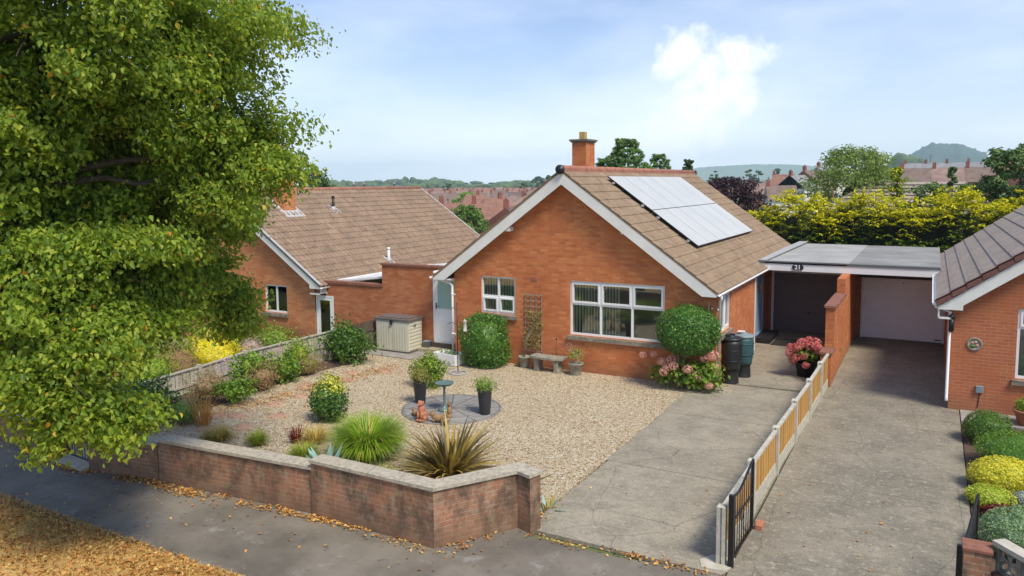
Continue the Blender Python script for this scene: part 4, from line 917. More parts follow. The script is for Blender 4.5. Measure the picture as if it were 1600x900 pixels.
RF = thing('panel_fence', 'low golden slatted fence with pale concrete posts between the two drives', 'fence', (-2.25, 15, 0))
py_ = [10.04, 11.87, 13.72, 15.55, 17.25, 18.95, 20.28]
px_ = [-2.34, -2.32, -2.28, -2.24, -2.20, -2.18, -2.16]; ph_ = [.82, .86, .86, .88, .90, .92, .92]
for x, y, h in list(zip(px_, py_, ph_))[:-1]:
    mb = MB(); mb.box(x - .06, x - .012, y - .055, y + .055, -.05, h).box(x + .012, x + .06, y - .055, y + .055, -.05, h).box(x - .012, x + .012, y - .03, y + .03, -.05, h)
    mb.add([(x - .06, y - .055, h), (x + .06, y - .055, h), (x + .06, y + .055, h), (x - .06, y + .055, h), (x - .04, y, h + .035), (x + .04, y, h + .035)], [(0, 1, 5, 4), (1, 2, 5), (2, 3, 4, 5), (3, 0, 4)])
    mb.build('post', 'concrete_post', RF)
for i in range(6):
    (xa, ya, ha), (xb, yb, hb) = (px_[i], py_[i], ph_[i]), (px_[i + 1], py_[i + 1], ph_[i + 1]); T_, L_ = seg((xa, ya + .04), (xb, yb - .04)); h = (ha + hb) / 2 - .04
    MB(T_).box(0, L_, -.022, .022, -.02, .22).build('gravel_board', 'concrete_post', RF)
    mb = MB(T_); n = int(L_ / .098)
    for k in range(n):
        x = (k + .5) * L_ / n; mb.box(x - .043, x + .043, -.012 + .006 * (k % 2), .0 + .006 * (k % 2), .222, h - .03)
    mb.build('slats', 'fence_new', RF)
    MB(T_).box(0, L_, -.035, .03, h - .04, h).box(0, L_, .008, .030, .225, .262).build('rail', 'concrete_post', RF)
o = MB().slabz([(-2.55, 9.80), (-2.25, 9.84), (-2.18, 9.98), (-2.2, 10.25), (-2.5, 10.22), (-2.62, 10.0)], -.02, .022).build('concrete_patch', 'concrete_post'); tag(o, 'pale fresh concrete patch round the end fence post', 'concrete')
o = MB().box(-2.14, -2.04, 11.28, 11.50, .01, .09).build('loose_brick', 'terracotta', bevel=.006); tag(o, 'loose red brick on the ground by the open iron gate', 'brick')

LF = thing('panel_fence', 'weathered grey slatted fence between the gravel garden and left neighbour', 'fence', (-15.9, 15, 0))
fpts = [(-16.95, 9.6, .46), (-16.55, 11.1, .50), (-16.24, 12.75, .64), (-16.03, 14.05, .77), (-15.78, 15.64, .83), (-15.52, 17.2, .90)]
for i, (x, y, h) in enumerate(fpts):
    MB().box(x - .05, x + .05, y - .05, y + .05, -.4, h + .03).build('post', 'fence_grey', LF)
    if i == len(fpts) - 1: break
    x2, y2, h2 = fpts[i + 1]; T_, L_ = seg((x, y), (x2, y2)); mb = MB(T_); n = int(L_ / .1)
    for k in range(n):
        a = .05 + (k + .5) * (L_ - .1) / n; t = a / L_; zt = h + (h2 - h) * t; mb.box(a - .042, a + .042, -.02 + .008 * (k % 2), -.008 + .008 * (k % 2), zt - .98, zt - .03)
    mb.build('slats', 'fence_grey', LF)
    MB(T_).bar((.05, -.02, h - .02), (L_ - .05, -.02, h2 - .02), .07, .035).bar((.05, -.035, h - .42), (L_ - .05, -.035, h2 - .42), .03, .05).build('rail', 'fence_grey', LF)
DF = thing('panel_fence', 'dark weathered fence panel beside the cream storage box', 'fence', (-15.4, 18, 0))
x, y, h = fpts[-1]; x2, y2, h2 = -15.28, 18.75, .98; T_, L_ = seg((x, y + .05), (x2, y2)); mb = MB(T_)
for k in range(12): a = (k + .5) * L_ / 12; zt = h + (h2 - h) * a / L_; mb.box(a - .05, a + .05, -.02 + .01 * (k % 2), -.006 + .01 * (k % 2), -.05, zt)
mb.build('slats', 'fence_dark', DF); MB(T_).bar((0, -.03, .6), (L_, -.03, .68), .03, .06).build('rail', 'fence_dark', DF)
MB().box(x2 - .05, x2 + .05, y2, y2 + .1, -.05, 1.02).build('post', 'fence_dark', DF)
# right front: pier and screen-block wall
PW = thing('screen_wall', 'low brown brick pier with a pierced flower block wall at the bottom right corner', 'wall', (.6, 10, 0))
MB().box(.47, .74, 9.82, 10.09, -.05, .96).build('pier', 'brick_wall', PW); MB().box(.455, .755, 9.805, 10.105, .96, .99).build('pier_cap', 'coping_brick', PW)
T_, L_ = seg((.76, 9.94), (1.75, 8.75)); MB(T_).box(0, L_, -.02, .18, -.1, .72).build('base_wall', 'brick_wall', PW)
mb = MB(T_)
for k in range(5):
    a = .0 + k * .305; z0 = .725
    mb.box(a, a + .30, .04, .13, z0, z0 + .025).box(a, a + .30, .04, .13, z0 + .275, z0 + .30).box(a, a + .025, .04, .13, z0 + .025, z0 + .275).box(a + .275, a + .30, .04, .13, z0 + .025, z0 + .275)
    for c in range(4):
        an = R(45 + 90 * c); cx, cz = a + .15, z0 + .15
        for sg in (-1, 1):
            pts = [(cx + math.cos(an) * r_ * .165 - math.sin(an) * sg * .045 * math.sin(math.pi * r_), .085, cz + math.sin(an) * r_ * .165 + math.cos(an) * sg * .045 * math.sin(math.pi * r_)) for r_ in np.linspace(0, 1, 7)]
            mb.tube(pts, .016, 6)
mb.build('flower_blocks', 'stone', PW)
MB(T_).box(-.02, L_ + .6, .0, .17, 1.03, 1.085).build('coping', 'concrete_post', PW)

# ================================================================== GARDEN OBJECTS
# storage box
SB = thing('storage_box', 'cream resin garden storage box with a dark lid against the yard wall', 'storage box', (-14.5, 18.8, .03))
MB().box(-15.13, -13.86, 18.46, 19.14, .05, 1.02).box(-15.11, -13.88, 18.48, 19.12, .03, .05).build('body', 'shed', SB, bevel=.015)
mb = MB()
for x0, x1 in ((-15.10, -14.505), (-14.485, -13.89)):
    mb.box(x0, x1, 18.438, 18.458, .08, .98)
    for k in range(5): xx = x0 + .08 + k * .1; mb.box(xx, xx + .055, 18.430, 18.438, .12, .94)
mb.build('doors', 'shed', SB, bevel=.004)
mb = MB()
for k in range(8): mb.box(-13.862, -13.845, 18.50, 19.10, .12 + k * .108, .19 + k * .108)
mb.build('side_panel', 'shed', SB, bevel=.006)
MB().box(-15.18, -13.80, 18.40, 19.18, 1.03, 1.09).box(-15.05, -13.93, 18.5, 19.1, 1.09, 1.115).build('lid', 'shedlid', SB, bevel=.015)
MB().box(-14.53, -14.46, 18.38, 18.43, .90, 1.04).build('latch', 'black', SB); MB().tube([(-13.84, 18.68, .86), (-13.80, 18.70, .90), (-13.80, 18.76, .90), (-13.84, 18.78, .86)], .015, 6).build('side_handle', 'black', SB)
MB().box(-15.14, -13.85, 18.45, 19.15, .03, .10).build('base', 'shedlid', SB)
BK = MB(); BK.lathe((-13.66, 19.12, .03), [(.10, 0), (.13, .30), (.14, .305), (.12, .30), (.10, .25)], 16); tag(BK.build('bucket', 'lidgrey'), 'small grey bucket between the storage box and the door step', 'bucket')
# white planter
PL = thing('planter', 'white rectangular planter of low green plants by the door step', 'planter', (-12.1, 18.0, 0))
mb = MB(); T_ = Matrix.Translation((-12.12, 18.05, 0)) @ Matrix.Rotation(R(-8), 4, 'Z'); mb.T = T_; mb.box(-.42, .42, -.24, -.21, .02, .34).box(-.42, .42, .21, .24, .02, .34).box(-.42, -.39, -.21, .21, .02, .34).box(.39, .42, -.21, .21, .02, .34).box(-.39, .39, -.21, .21, .02, .27); mb.build('trough', 'white', PL, bevel=.006)
bush('plants', None, None, (-12.12, 18.05, .33), (.34, .17, .10), 260, .05, 'leaf_shrub', 3, parent=PL, core=False, up=.8)
# bird feeder pole
BF = thing('bird_feeder_pole', 'tall thin dark pole with hanging bird feeder and round ground tray', 'bird feeder', (-11.27, 17.2, 0))
MB().tube([(-11.27, 17.2, 0), (-11.27, 17.2, 2.0)], .013, 8).build('pole', 'blackmetal', BF)
mb = MB(); mb.tube([(-11.27, 17.2, 1.35), (-11.45, 17.2, 1.42), (-11.58, 17.18, 1.36)], .008, 5); mb.tube([(-11.27, 17.2, 1.55), (-11.15, 17.2, 1.66), (-11.04, 17.2, 1.58)], .008, 5); mb.tube([(-11.27, 17.2, 1.75), (-11.40, 17.2, 1.84), (-11.46, 17.2, 1.76)], .007, 5); mb.build('arm', 'blackmetal', BF)
mb = MB(); mb.lathe((-11.02, 17.2, 1.20), [(.055, 0), (.06, .03), (.045, .04), (.045, .26), (.06, .28), (.02, .33)], 12); mb.tube([(-11.02, 17.2, 1.5), (-11.04, 17.2, 1.58)], .004, 4); mb.build('seed_feeder', 'grey_plastic', BF)
mb = MB(); mb.tube([(-11.27 + .24 * math.cos(a), 17.2 + .24 * math.sin(a), .03) for a in np.linspace(0, 6.2832, 25)], .018, 6); mb.bar((-11.5, 17.2, .03), (-11.04, 17.2, .03), .02, .012).bar((-11.27, 16.97, .035), (-11.27, 17.43, .035), .02, .012); mb.build('base_ring', 'lead', BF)
# bird bath
BB = thing('bird_bath', 'verdigris pedestal bird bath standing on the paved circle', 'bird bath', (-9.62, 14.1, .034))
MB().lathe((-9.62, 14.1, .034), [(.15, 0), (.15, .03), (.10, .05), (.045, .09), (.03, .13), (.026, .5), (.04, .55), (.06, .57)], 20).build('pedestal', 'bird', BB)
MB().lathe((-9.62, 14.1, .60), [(.05, 0), (.17, .035), (.22, .08), (.225, .085), (.20, .08), (.14, .05), (.0, .045)], 26).build('bowl', 'bird', BB)
def tallpot(x, y, lab, matl, seed, ratio, rr, nn, up):
    t = thing('potted_plant', lab, 'potted plant', (x, y, .034))
    MB().lathe((x, y, .034), [(.115, 0), (.12, .01), (.165, .54), (.175, .56), (.175, .575), (.155, .575), (.15, .54)], 24).build('pot', 'pot', t)
    MB().lathe((x, y, .50), [(.145, 0), (.15, .06)], 16).build('compost', 'soilpot', t)
    bush('foliage', None, None, (x, y, .70), rr, nn, .055, matl, seed, parent=t, core=False, up=up, ratio=ratio, lump=.25, depth=.4); return t
tallpot(-10.48, 14.35, 'tall charcoal pot with a dull green domed plant, left of the bird bath', 'leaf_olive', 4, .35, (.29, .29, .20), 1500, 1.2)
tallpot(-8.66, 14.3, 'tall charcoal pot with bright green spiky foliage, right of the bird bath', 'leaf_lime2', 5, .3, (.30, .26, .20), 800, 1.6)
# dog statue and little bronze ornaments
mb = MB(); c = (-9.66, 13.28, .034); mb.lathe(c, [(.13, 0), (.13, .02), (.12, .04)], 16); mb.blob((c[0], c[1] + .02, .16), (.115, .12, .13), 1, .04, 14, 9); mb.blob((c[0], c[1] - .02, .27), (.085, .085, .12), 2, .03, 12, 8); mb.blob((c[0] - .01, c[1] - .045, .41), (.065, .07, .07), 3, .02, 12, 8); mb.blob((c[0] - .02, c[1] - .11, .39), (.03, .045, .03), 4, 0, 8, 6)
for s_ in (-1, 1):
    mb.blob((c[0] + s_ * .055, c[1] - .03, .43), (.018, .03, .05), 5, 0, 8, 6); mb.tube([(c[0] + s_ * .045, c[1] - .08, .26), (c[0] + s_ * .045, c[1] - .105, .06)], [.03, .022], 8); mb.blob((c[0] + s_ * .045, c[1] - .12, .055), (.03, .045, .022), 6, 0, 8, 6); mb.blob((c[0] + s_ * .09, c[1] + .0, .09), (.045, .09, .06), 7, 0, 8, 6)
tag(mb.build('dog_statue', 'terracotta'), 'terracotta statue of a sitting puppy at the edge of the paved circle', 'statue')
def critter(x, y, rz, lab, s=1.):
    T_ = Matrix.Translation((x, y, .034)) @ Matrix.Rotation(rz, 4, 'Z') @ Matrix.Scale(s, 4); mb = MB(T_); mb.blob((0, 0, .08), (.11, .06, .06), 1, .08, 12, 8); mb.blob((.10, 0, .14), (.045, .04, .045), 2, .05, 10, 7); mb.blob((.145, 0, .13), (.022, .018, .015), 3, 0, 6, 5); mb.tube([(-.09, 0, .09), (-.15, 0, .15), (-.14, 0, .20)], [.02, .015, .006], 6)
    for a, b in ((.06, .035), (.06, -.035), (-.06, .035), (-.06, -.035)): mb.tube([(a, b, .06), (a + .01, b, .0)], [.018, .014], 6)
    for b in (-.02, .02): mb.blob((.095, b, .185), (.012, .01, .02), 4, 0, 6, 5)
    tag(mb.build('animal_ornament', 'leaf_bronze'), lab, 'ornament', 'small bronze animal ornaments')
critter(-9.25, 13.30, R(200), 'small dark animal ornament right of the puppy statue', 1.3)
critter(-9.98, 13.45, R(150), 'tiny dark animal ornament behind the puppy statue on its left', .9)
critter(-9.0, 13.22, R(160), 'small dark animal ornament half hidden behind the tall flax', 1.0)
mb = MB(); c = (-9.25, 13.75, .034); mb.blob((c[0], c[1], .17), (.05, .06, .12), 2, .06, 10, 8); mb.blob((c[0], c[1] - .02, .32), (.04, .045, .05), 3, .04, 10, 7); mb.blob((c[0] - .03, c[1], .39), (.012, .01, .035), 3, 0, 6, 5); mb.blob((c[0] + .03, c[1], .39), (.012, .01, .035), 3, 0, 6, 5); mb.blob((c[0], c[1], .05), (.08, .09, .05), 4, .05, 10, 6)
tag(mb.build('hare_statue', 'leaf_bronze'), 'small brown hare figure standing behind the flax on the circle', 'statue')
# stone bench, pots by the wall
BN = thing('stone_bench', 'low curved stone bench on two scrolled legs under the trellis', 'bench', (-9.18, 18.6, 0))
pts = [(-9.68 + 1.0 * t, 18.42 - .10 * math.sin(math.pi * t)) for t in np.linspace(0, 1, 9)]; back = [(-9.68 + 1.0 * t, 18.80 - .06 * math.sin(math.pi * t)) for t in np.linspace(1, 0, 9)]
MB().slabz(pts + back, .36, .43).build('seat', 'stone', BN, bevel=.01)
for x in (-9.48, -8.88):
    mb = MB(); mb.prism([(x - .09, 0), (x + .09, 0), (x + .055, .12), (x + .065, .26), (x + .10, .36), (x - .10, .36), (x - .065, .26), (x - .055, .12)], 18.42, 18.74); mb.build('leg', 'stone', BN, bevel=.01)
def stonepot(x, y, h, r, lab, matl, rr, seed, twig=False):
    t = thing('potted_plant', lab, 'potted plant', (x, y, 0)); MB().lathe((x, y, .0), [(r * .72, 0), (r * .75, .02), (r, h * .9), (r * 1.08, h * .92), (r * 1.08, h), (r * .9, h), (r * .88, h * .9)], 18).build('pot', 'stone', t)
    MB().lathe((x, y, h * .8), [(r * .86, 0), (r * .88, .03)], 12).build('compost', 'soilpot', t); return t
t = stonepot(-9.98, 18.68, .32, .17, 'stone pot left of the bench holding a climbing plant', None, None, 1)
sp_ = []; q = np.random.default_rng(3); Pn = []
for k in range(5):
    bx = -9.98 + q.uniform(-.05, .05); pts = [(bx, 18.68, .28), (bx + q.uniform(.0, .1), 18.76, .8), (bx + q.uniform(.05, .35), 18.84, 1.2), (bx + q.uniform(.1, .45), 18.84, 1.55)]; MB().tube(pts, .006, 4).build('stem', 'branch', t)
P = np.stack([q.uniform(-10.05, -9.42, 620), q.normal(18.80, .035, 620), q.uniform(.55, 1.62, 620)], 1); keep = (np.abs(P[:, 0] + 9.72 - .15 * np.sin(P[:, 2] * 6)) < .30) & (q.uniform(size=620) < .75); P = P[keep]
V, F = leaf_data(P, nrm(q.normal(size=P.shape) * .5 + [0, -.8, .4]), q.normal(size=P.shape), q.uniform(.04, .08, len(P)), .03); finish('climber_leaves', np_mesh('climber_leaves', V, F), 'leaf_olive', t)
t = stonepot(-8.33, 18.55, .33, .20, 'stone pot right of the bench with a thin flowering shrub', None, None, 2)
bush('foliage', None, None, (-8.33, 18.55, .55), (.26, .22, .24), 420, .05, 'leaf_lime2', 8, parent=t, core=False, up=.7, depth=.5, mats2='leaf_pink', frac2=.25)
bush('flower_sprays', None, None, (-8.50, 18.6, .68), (.28, .2, .22), 120, .03, 'leaf_pink', 9, parent=t, core=False, up=.7, depth=.6)
TR = thing('trellis', 'narrow upright timber trellis leaning on the front wall', 'trellis', (-9.78, 18.86, 0))
for x in (-10.04, -9.87, -9.70, -9.53): MB().box(x - .012, x + .012, 18.872, 18.89, .30, 2.09).build('upright', 'trellis', TR)
for k in range(11): MB().box(-10.07, -9.50, 18.856, 18.872, .44 + k * .16, .465 + k * .16).build('crosspiece', 'trellis', TR)
mb = MB(); mb.tube([(-8.98, 18.7, .0), (-8.98, 18.7, .88)], .006, 5); mb.blob((-8.98, 18.7, .90), (.025, .025, .03), 1, 0, 8, 6); tag(mb.build('plant_stake', 'blackmetal'), 'thin stake with a small ball top behind the stone bench', 'stake')
# water butts
def butt(x, y, h, r, matl, lidm, lab, ribs):
    t = thing('water_butt', lab, 'water butt', (x, y, .02)); z0 = .36
    MB().lathe((x, y, .02), [(r * .82, 0), (r * .78, .02), (r * .74, .30), (r * .80, .34)], 10).build('stand', 'black', t)
    pr = [(r * .84, z0)]
    for i in range(1, 9): tt = i / 8; pr.append((r * (.84 + .18 * math.sin(math.pi * tt * .75)), z0 + (h - z0 - .08) * tt))
    MB().lathe((x, y, 0), pr, 28).build('barrel', matl, t)
    for k in ribs: mb = MB(); zz = z0 + (h - z0) * k; mb.tube([(x + r * 1.03 * math.cos(a), y + r * 1.03 * math.sin(a), zz) for a in np.linspace(0, 6.2832, 25)], .012, 5); mb.build('rib', matl, t)
    lid = MB().lathe((x, y, h - .08), [(r * 1.02, 0), (r * 1.06, .02), (r * 1.06, .05), (r * .95, .07), (r * .4, .09), (r * .38, .12), (r * .1, .125)], 28).build('lid', lidm, t)
    mb = MB(); mb.tube([(x, y - r * .95, z0 + .08), (x, y - r * 1.2, z0 + .08)], .015, 6); mb.build('tap', 'black', t); return t
t = butt(-4.42, 19.62, 1.22, .27, 'black', 'black', 'black ribbed water butt nearest the pink hydrangea', (.3, .62))
mb = MB(); mb.tube([(-4.60, 19.45, 1.24), (-4.45, 19.55, 1.30), (-4.35, 19.7, 1.27), (-4.5, 19.8, 1.25), (-4.62, 19.6, 1.27)], .018, 6); mb.build('hose', 'black', t)
t = butt(-4.28, 20.40, 1.16, .27, 'greenbin', 'lidgrey', 'dark teal water butt with a grey lid behind the black one', (.35, .7))
o = MB().box(-4.42, -4.24, 20.3, 20.48, 1.215, 1.235).build('paper_sheet', 'white'); tag(o, 'white sheet lying on the teal water butt lid', 'sheet')
# stepping stones
for i, (x, y) in enumerate([(-13.57, 11.64), (-14.02, 11.46), (-13.58, 12.71), (-12.80, 12.04), (-12.89, 11.13), (-13.45, 13.55), (-13.05, 14.34), (-13.53, 15.18), (-13.47, 10.73), (-14.0, 15.9), (-13.2, 16.5), (-14.1, 14.33)]):
    mb = MB(); mb.lathe((x, y, .0), [(.24, 0), (.235, .018), (.2, .022)], 22, 1., .8 + .1 * (i % 3)); M.setdefault('stepst', plain('sandstone', (.44, .27, .175), .9, .18, 8))
    o = mb.build('stepping_stone', 'stepst'); tag(o, 'round sandstone stepping stone in the gravel path', 'stepping stone', 'stepping stones through the gravel')

# ================================================================== PLANTS IN THE GRAVEL GARDEN
bush('clipped_shrub', 'dense dark green squarish shrub against the front wall below the small window', 'shrub', (-11.05, 18.30, .74), (.66, .56, .76), 5200, .075, 'leaf_topiary', 11, .05, .10, box=.35, bottom=-.98, ratio=.5)
TP = thing('topiary_tree', 'bay topiary with a clipped round head and bare twisted stems at the house corner', 'shrub', (-5.45, 18.45, 0))
bush('crown', None, None, (-5.22, 18.45, 1.51), (.80, .72, .66), 6500, .06, 'leaf_topiary', 12, .04, .07, parent=TP, bottom=-.95)
for k, (a, b) in enumerate(((-.16, .02), (.12, .06), (.02, -.1), (.2, -.02), (-.03, .1))):
    MB().tube([(-5.45 + a * .35, 18.45 + b * .4, 0), (-5.45 + a * .7, 18.45 + b, .35), (-5.45 + a * .5, 18.45 + b * .6, .65), (-5.45 + a * 1.6, 18.45 + b * 1.8, 1.2)], [.035, .028, .024, .02], 7).build('stem', 'branch', TP)
def hydrangea(lab, c, r, n, heads, hm, seed, potted=False, ln=.10):
    t = thing('hydrangea', lab, 'hydrangea', (c[0], c[1], c[2] - r[2]))
    bush('foliage', None, None, c, r, n, ln, 'leaf_lime2', seed, parent=t, core=False, depth=.35, mats2='leaf_shrub', frac2=.5, ratio=.7, hi=True)
    for k, (x, y, z, hr) in enumerate(heads):
        q = np.random.default_rng(seed + k); d = sphere_dirs(150, q); P = np.array((x, y - .10, z)) + d * hr * 1.08 * np.array([1, 1, .85]); V, F = leaf_data(P, nrm(d + q.normal(size=d.shape) * .3), q.normal(size=d.shape), hr * .42, hr * .36, fold=.1)
        finish('flower_head', np_mesh('flower_head', V, F), hm, t)
    return t
q = random.Random(4); hd = [(-6.35, 18.45, .80, .09), (-6.05, 18.4, .86, .08), (-5.80, 18.25, .73, .10), (-5.62, 18.2, .62, .12), (-5.55, 18.25, .80, .11), (-5.45, 18.15, .68, .11), (-5.70, 18.15, .50, .11), (-5.12, 18.2, .62, .11), (-4.93, 18.4, .42, .12), (-4.78, 18.55, .86, .12), (-4.60, 18.55, .95, .14), (-4.55, 18.6, .66, .09), (-4.50, 18.6, .48, .08), (-4.62, 18.35, .22, .09)]
hydrangea('pink hydrangea with pale heads at the foot of the topiary by the drive', (-5.22, 18.45, .38), (.95, .45, .42), 900, hd, 'hyd_pink', 31)
bush('leafy_underplanting', 'bright green leafy growth between hydrangea and black water butt', 'plant', (-4.75, 18.5, .42), (.42, .34, .46), 620, .085, 'leaf_lime2', 77, core=False, depth=.4, mats2='leaf_shrub', frac2=.4)
bush('dome_shrub', 'green conical shrub with yellowing tips alone in the gravel', 'shrub', (-11.52, 12.35, .47), (.42, .40, .53), 3400, .065, 'leaf_bay', 13, .16, .17, bottom=-.9, mats2='leaf_gold', frac2=.75, top2=.25)
bush('round_shrub', 'rounded bright green shrub behind the left charcoal pot', 'shrub', (-11.22, 15.75, .40), (.44, .40, .44), 2800, .07, 'leaf_shrub', 14, .24, .28, bottom=-.9, mats2='leaf_lime', frac2=.5)
bush('camellia', 'broad open dark green shrub in front of the dark fence panel', 'shrub', (-14.95, 16.9, .56), (.74, .58, .60), 2600, .10, 'leaf_bay', 15, .32, .38, bottom=-.9, mats2='leaf_shrub', frac2=.4, hi=True)
def tuft(name, lab, cat, x, y, n, L, W, mats, spread, e0, e1, dr, seed, z=.0, weights=None, segs=5):
    q = random.Random(seed); sp = []
    for k in range(n):
        a = q.uniform(0, math.tau); r_ = spread * math.sqrt(q.random()); e = R(q.uniform(e0, e1)); mi = q.choices(range(len(mats)), weights)[0] if weights else q.randrange(len(mats))
        sp.append(((x + r_ * math.cos(a), y + r_ * math.sin(a), z), a + q.uniform(-.5, .5), e, L * q.uniform(.6, 1.12), W * q.uniform(.7, 1.2), R(q.uniform(dr * .5, dr * 1.3)), mi))
    o = blades(name, sp, mats, None, (x, y, z), segs); return tag(o, lab, cat)
tuft('ornamental_grass', 'big mound of bright lime ornamental grass behind the street wall', 'grass', -9.25, 10.95, 3800, .95, .016, ['grass_lime', 'grass_lime', 'straw'], .22, 58, 89, 125, 1, weights=(10, 8, 1), segs=7)
tuft('flax', 'large bronze and yellow spiky flax behind the wall corner', 'flax', -7.45, 11.05, 230, 1.06, .060, ['phor_dark', 'phor_yel', 'phor_dark'], .20, 22, 80, 38, 2, weights=(6, 4, 5), segs=6)
o = tuft('dead_flax_leaves', 'splayed yellowed lower leaves at the foot of the big flax', 'leaves', -7.45, 11.05, 90, .85, .05, ['phor_yel', 'straw'], .25, 5, 40, 60, 22)
tuft('agave', 'blue green agave rosette in front of the lime grass', 'agave', -9.22, 9.75, 20, .62, .16, ['agave', 'agave'], .10, 25, 85, 20, 3)
tuft('agave', 'small agave with toothed leaves beyond the end of the street wall', 'agave', -6.0, 11.1, 16, .55, .07, ['leaf_bay', 'agave'], .14, 20, 80, 25, 4)
tuft('spiky_rosette', 'straggly yellow green rosette at the drive end of the wall', 'plant', -5.2, 10.45, 14, .38, .05, ['olive_blade', 'agave'], .10, 5, 60, 35, 5)
tuft('red_grass', 'small tuft of blood red grass in the gravel', 'grass', -11.10, 10.93, 110, .38, .014, ['leaf_red'], .09, 65, 90, 20, 6)
tuft('straw_grass', 'straw coloured grass tuft beside the red grass', 'grass', -10.8, 11.15, 420, .42, .010, ['straw', 'olive_blade'], .14, 30, 85, 80, 7)
tuft('dwarf_grass', 'small yellow green grass mound close behind the wall step', 'grass', -10.37, 10.4, 800, .34, .010, ['olive_blade', 'grass_lime'], .13, 30, 85, 95, 8)
tuft('dwarf_grass', 'small olive grass mound left of the green tuft behind the wall', 'grass', -12.70, 10.32, 700, .36, .010, ['olive_blade', 'straw'], .18, 25, 85, 95, 9)
tuft('dwarf_grass', 'small bright green grass tuft in the gravel left of the red grass', 'grass', -11.73, 10.5, 500, .33, .010, ['grass_lime', 'olive_blade'], .09, 35, 88, 70, 10)
tuft('low_grass', 'thin yellow grass at the foot of the lime mound', 'grass', -8.45, 10.35, 260, .25, .009, ['olive_blade', 'grass_lime'], .16, 25, 85, 80, 12)
tuft('orange_grass', 'upright orange dried grass stems at the end of the left border', 'grass', -13.74, 10.83, 90, .72, .012, ['orange_blade'], .15, 62, 88, 25, 11)
# border along the left fence
for lab, cat, c, r, n, lf, mt, m2, f2, sd_, hi_ in (
    ('dark ivy like shrub at the near end of the left fence', 'shrub', (-15.2, 10.6, .42), (.72, .55, .50), 1500, .09, 'leaf_dark', 'leaf_bay', .4, 41, True),
    ('brown withered plant at the foot of the dark ivy shrub', 'plant', (-14.65, 10.05, .26), (.34, .30, .30), 520, .07, 'leaf_bronze', 'leaf_olive', .2, 42, False),
    ('low lime green mound beside the orange dried grass', 'plant', (-14.28, 10.75, .24), (.36, .32, .26), 1100, .055, 'leaf_lime2', 'leaf_grey', .3, 43, False),
    ('brown faded bush against the left fence', 'shrub', (-15.1, 12.05, .40), (.42, .55, .44), 1000, .06, 'leaf_bronze', 'leaf_olive', .4, 44, False),
    ('bright green ferny plant near the middle of the left border', 'plant', (-14.55, 12.35, .34), (.45, .50, .30), 800, .10, 'leaf_lime2', 'leaf_shrub', .4, 45, True),
    ('brown bush with a few green leaves in the left border', 'shrub', (-14.75, 13.45, .34), (.42, .48, .38), 1000, .06, 'leaf_bronze', 'leaf_olive', .25, 46, False),
    ('leafy green plant draped over the middle of the left fence', 'plant', (-15.25, 13.5, .58), (.48, .62, .36), 900, .11, 'leaf_lime2', 'leaf_shrub', .4, 47, True),
    ('broad leaved green plant right of the brown border bush', 'plant', (-14.85, 14.35, .36), (.36, .42, .38), 650, .11, 'leaf_lime2', 'leaf_shrub', .5, 48, True),
    ('tall pale green plant against the fence at the far end of the border', 'plant', (-15.2, 15.2, .58), (.42, .46, .42), 800, .08, 'leaf_lime', 'leaf_shrub', .4, 49, False),
    ('grey brown seedy plant at the far end of the left border', 'plant', (-14.8, 15.15, .30), (.40, .44, .34), 900, .05, 'leaf_olive', 'leaf_bronze', .6, 50, False)):
    bush('border_plant', lab, cat, c, [v * 1.02 for v in r], int(n * 1.9), lf * .85, mt, sd_, .34, .45, mats2=m2, frac2=f2, bottom=-.9, hi=hi_, up=.5)
q = np.random.default_rng(9)
def flowers(lab, c, r, n, mat, seed, size=.045):
    q = np.random.default_rng(seed); P = np.array(c) + q.normal(size=(n, 3)) * np.array(r) * .5; V, F = leaf_data(P, nrm(q.normal(size=P.shape) + [0, 0, 1]), q.normal(size=P.shape), size, size * .8)
    F0 = np_mesh('flowers', V, F); o = finish('flower_spray', F0, mat, None, (c[0], c[1], c[2] - r[2])); 
    return tag(o, lab, 'flowers', kind='stuff')
flowers('spray of mauve flowers in front of the left fence', (-15.35, 12.9, .70), (.30, .42, .30), 160, 'leaf_mauve', 61)
flowers('pale seed heads hanging over the left fence top', (-15.5, 14.8, .78), (.25, .40, .20), 90, 'leaf_pink', 62, .04)
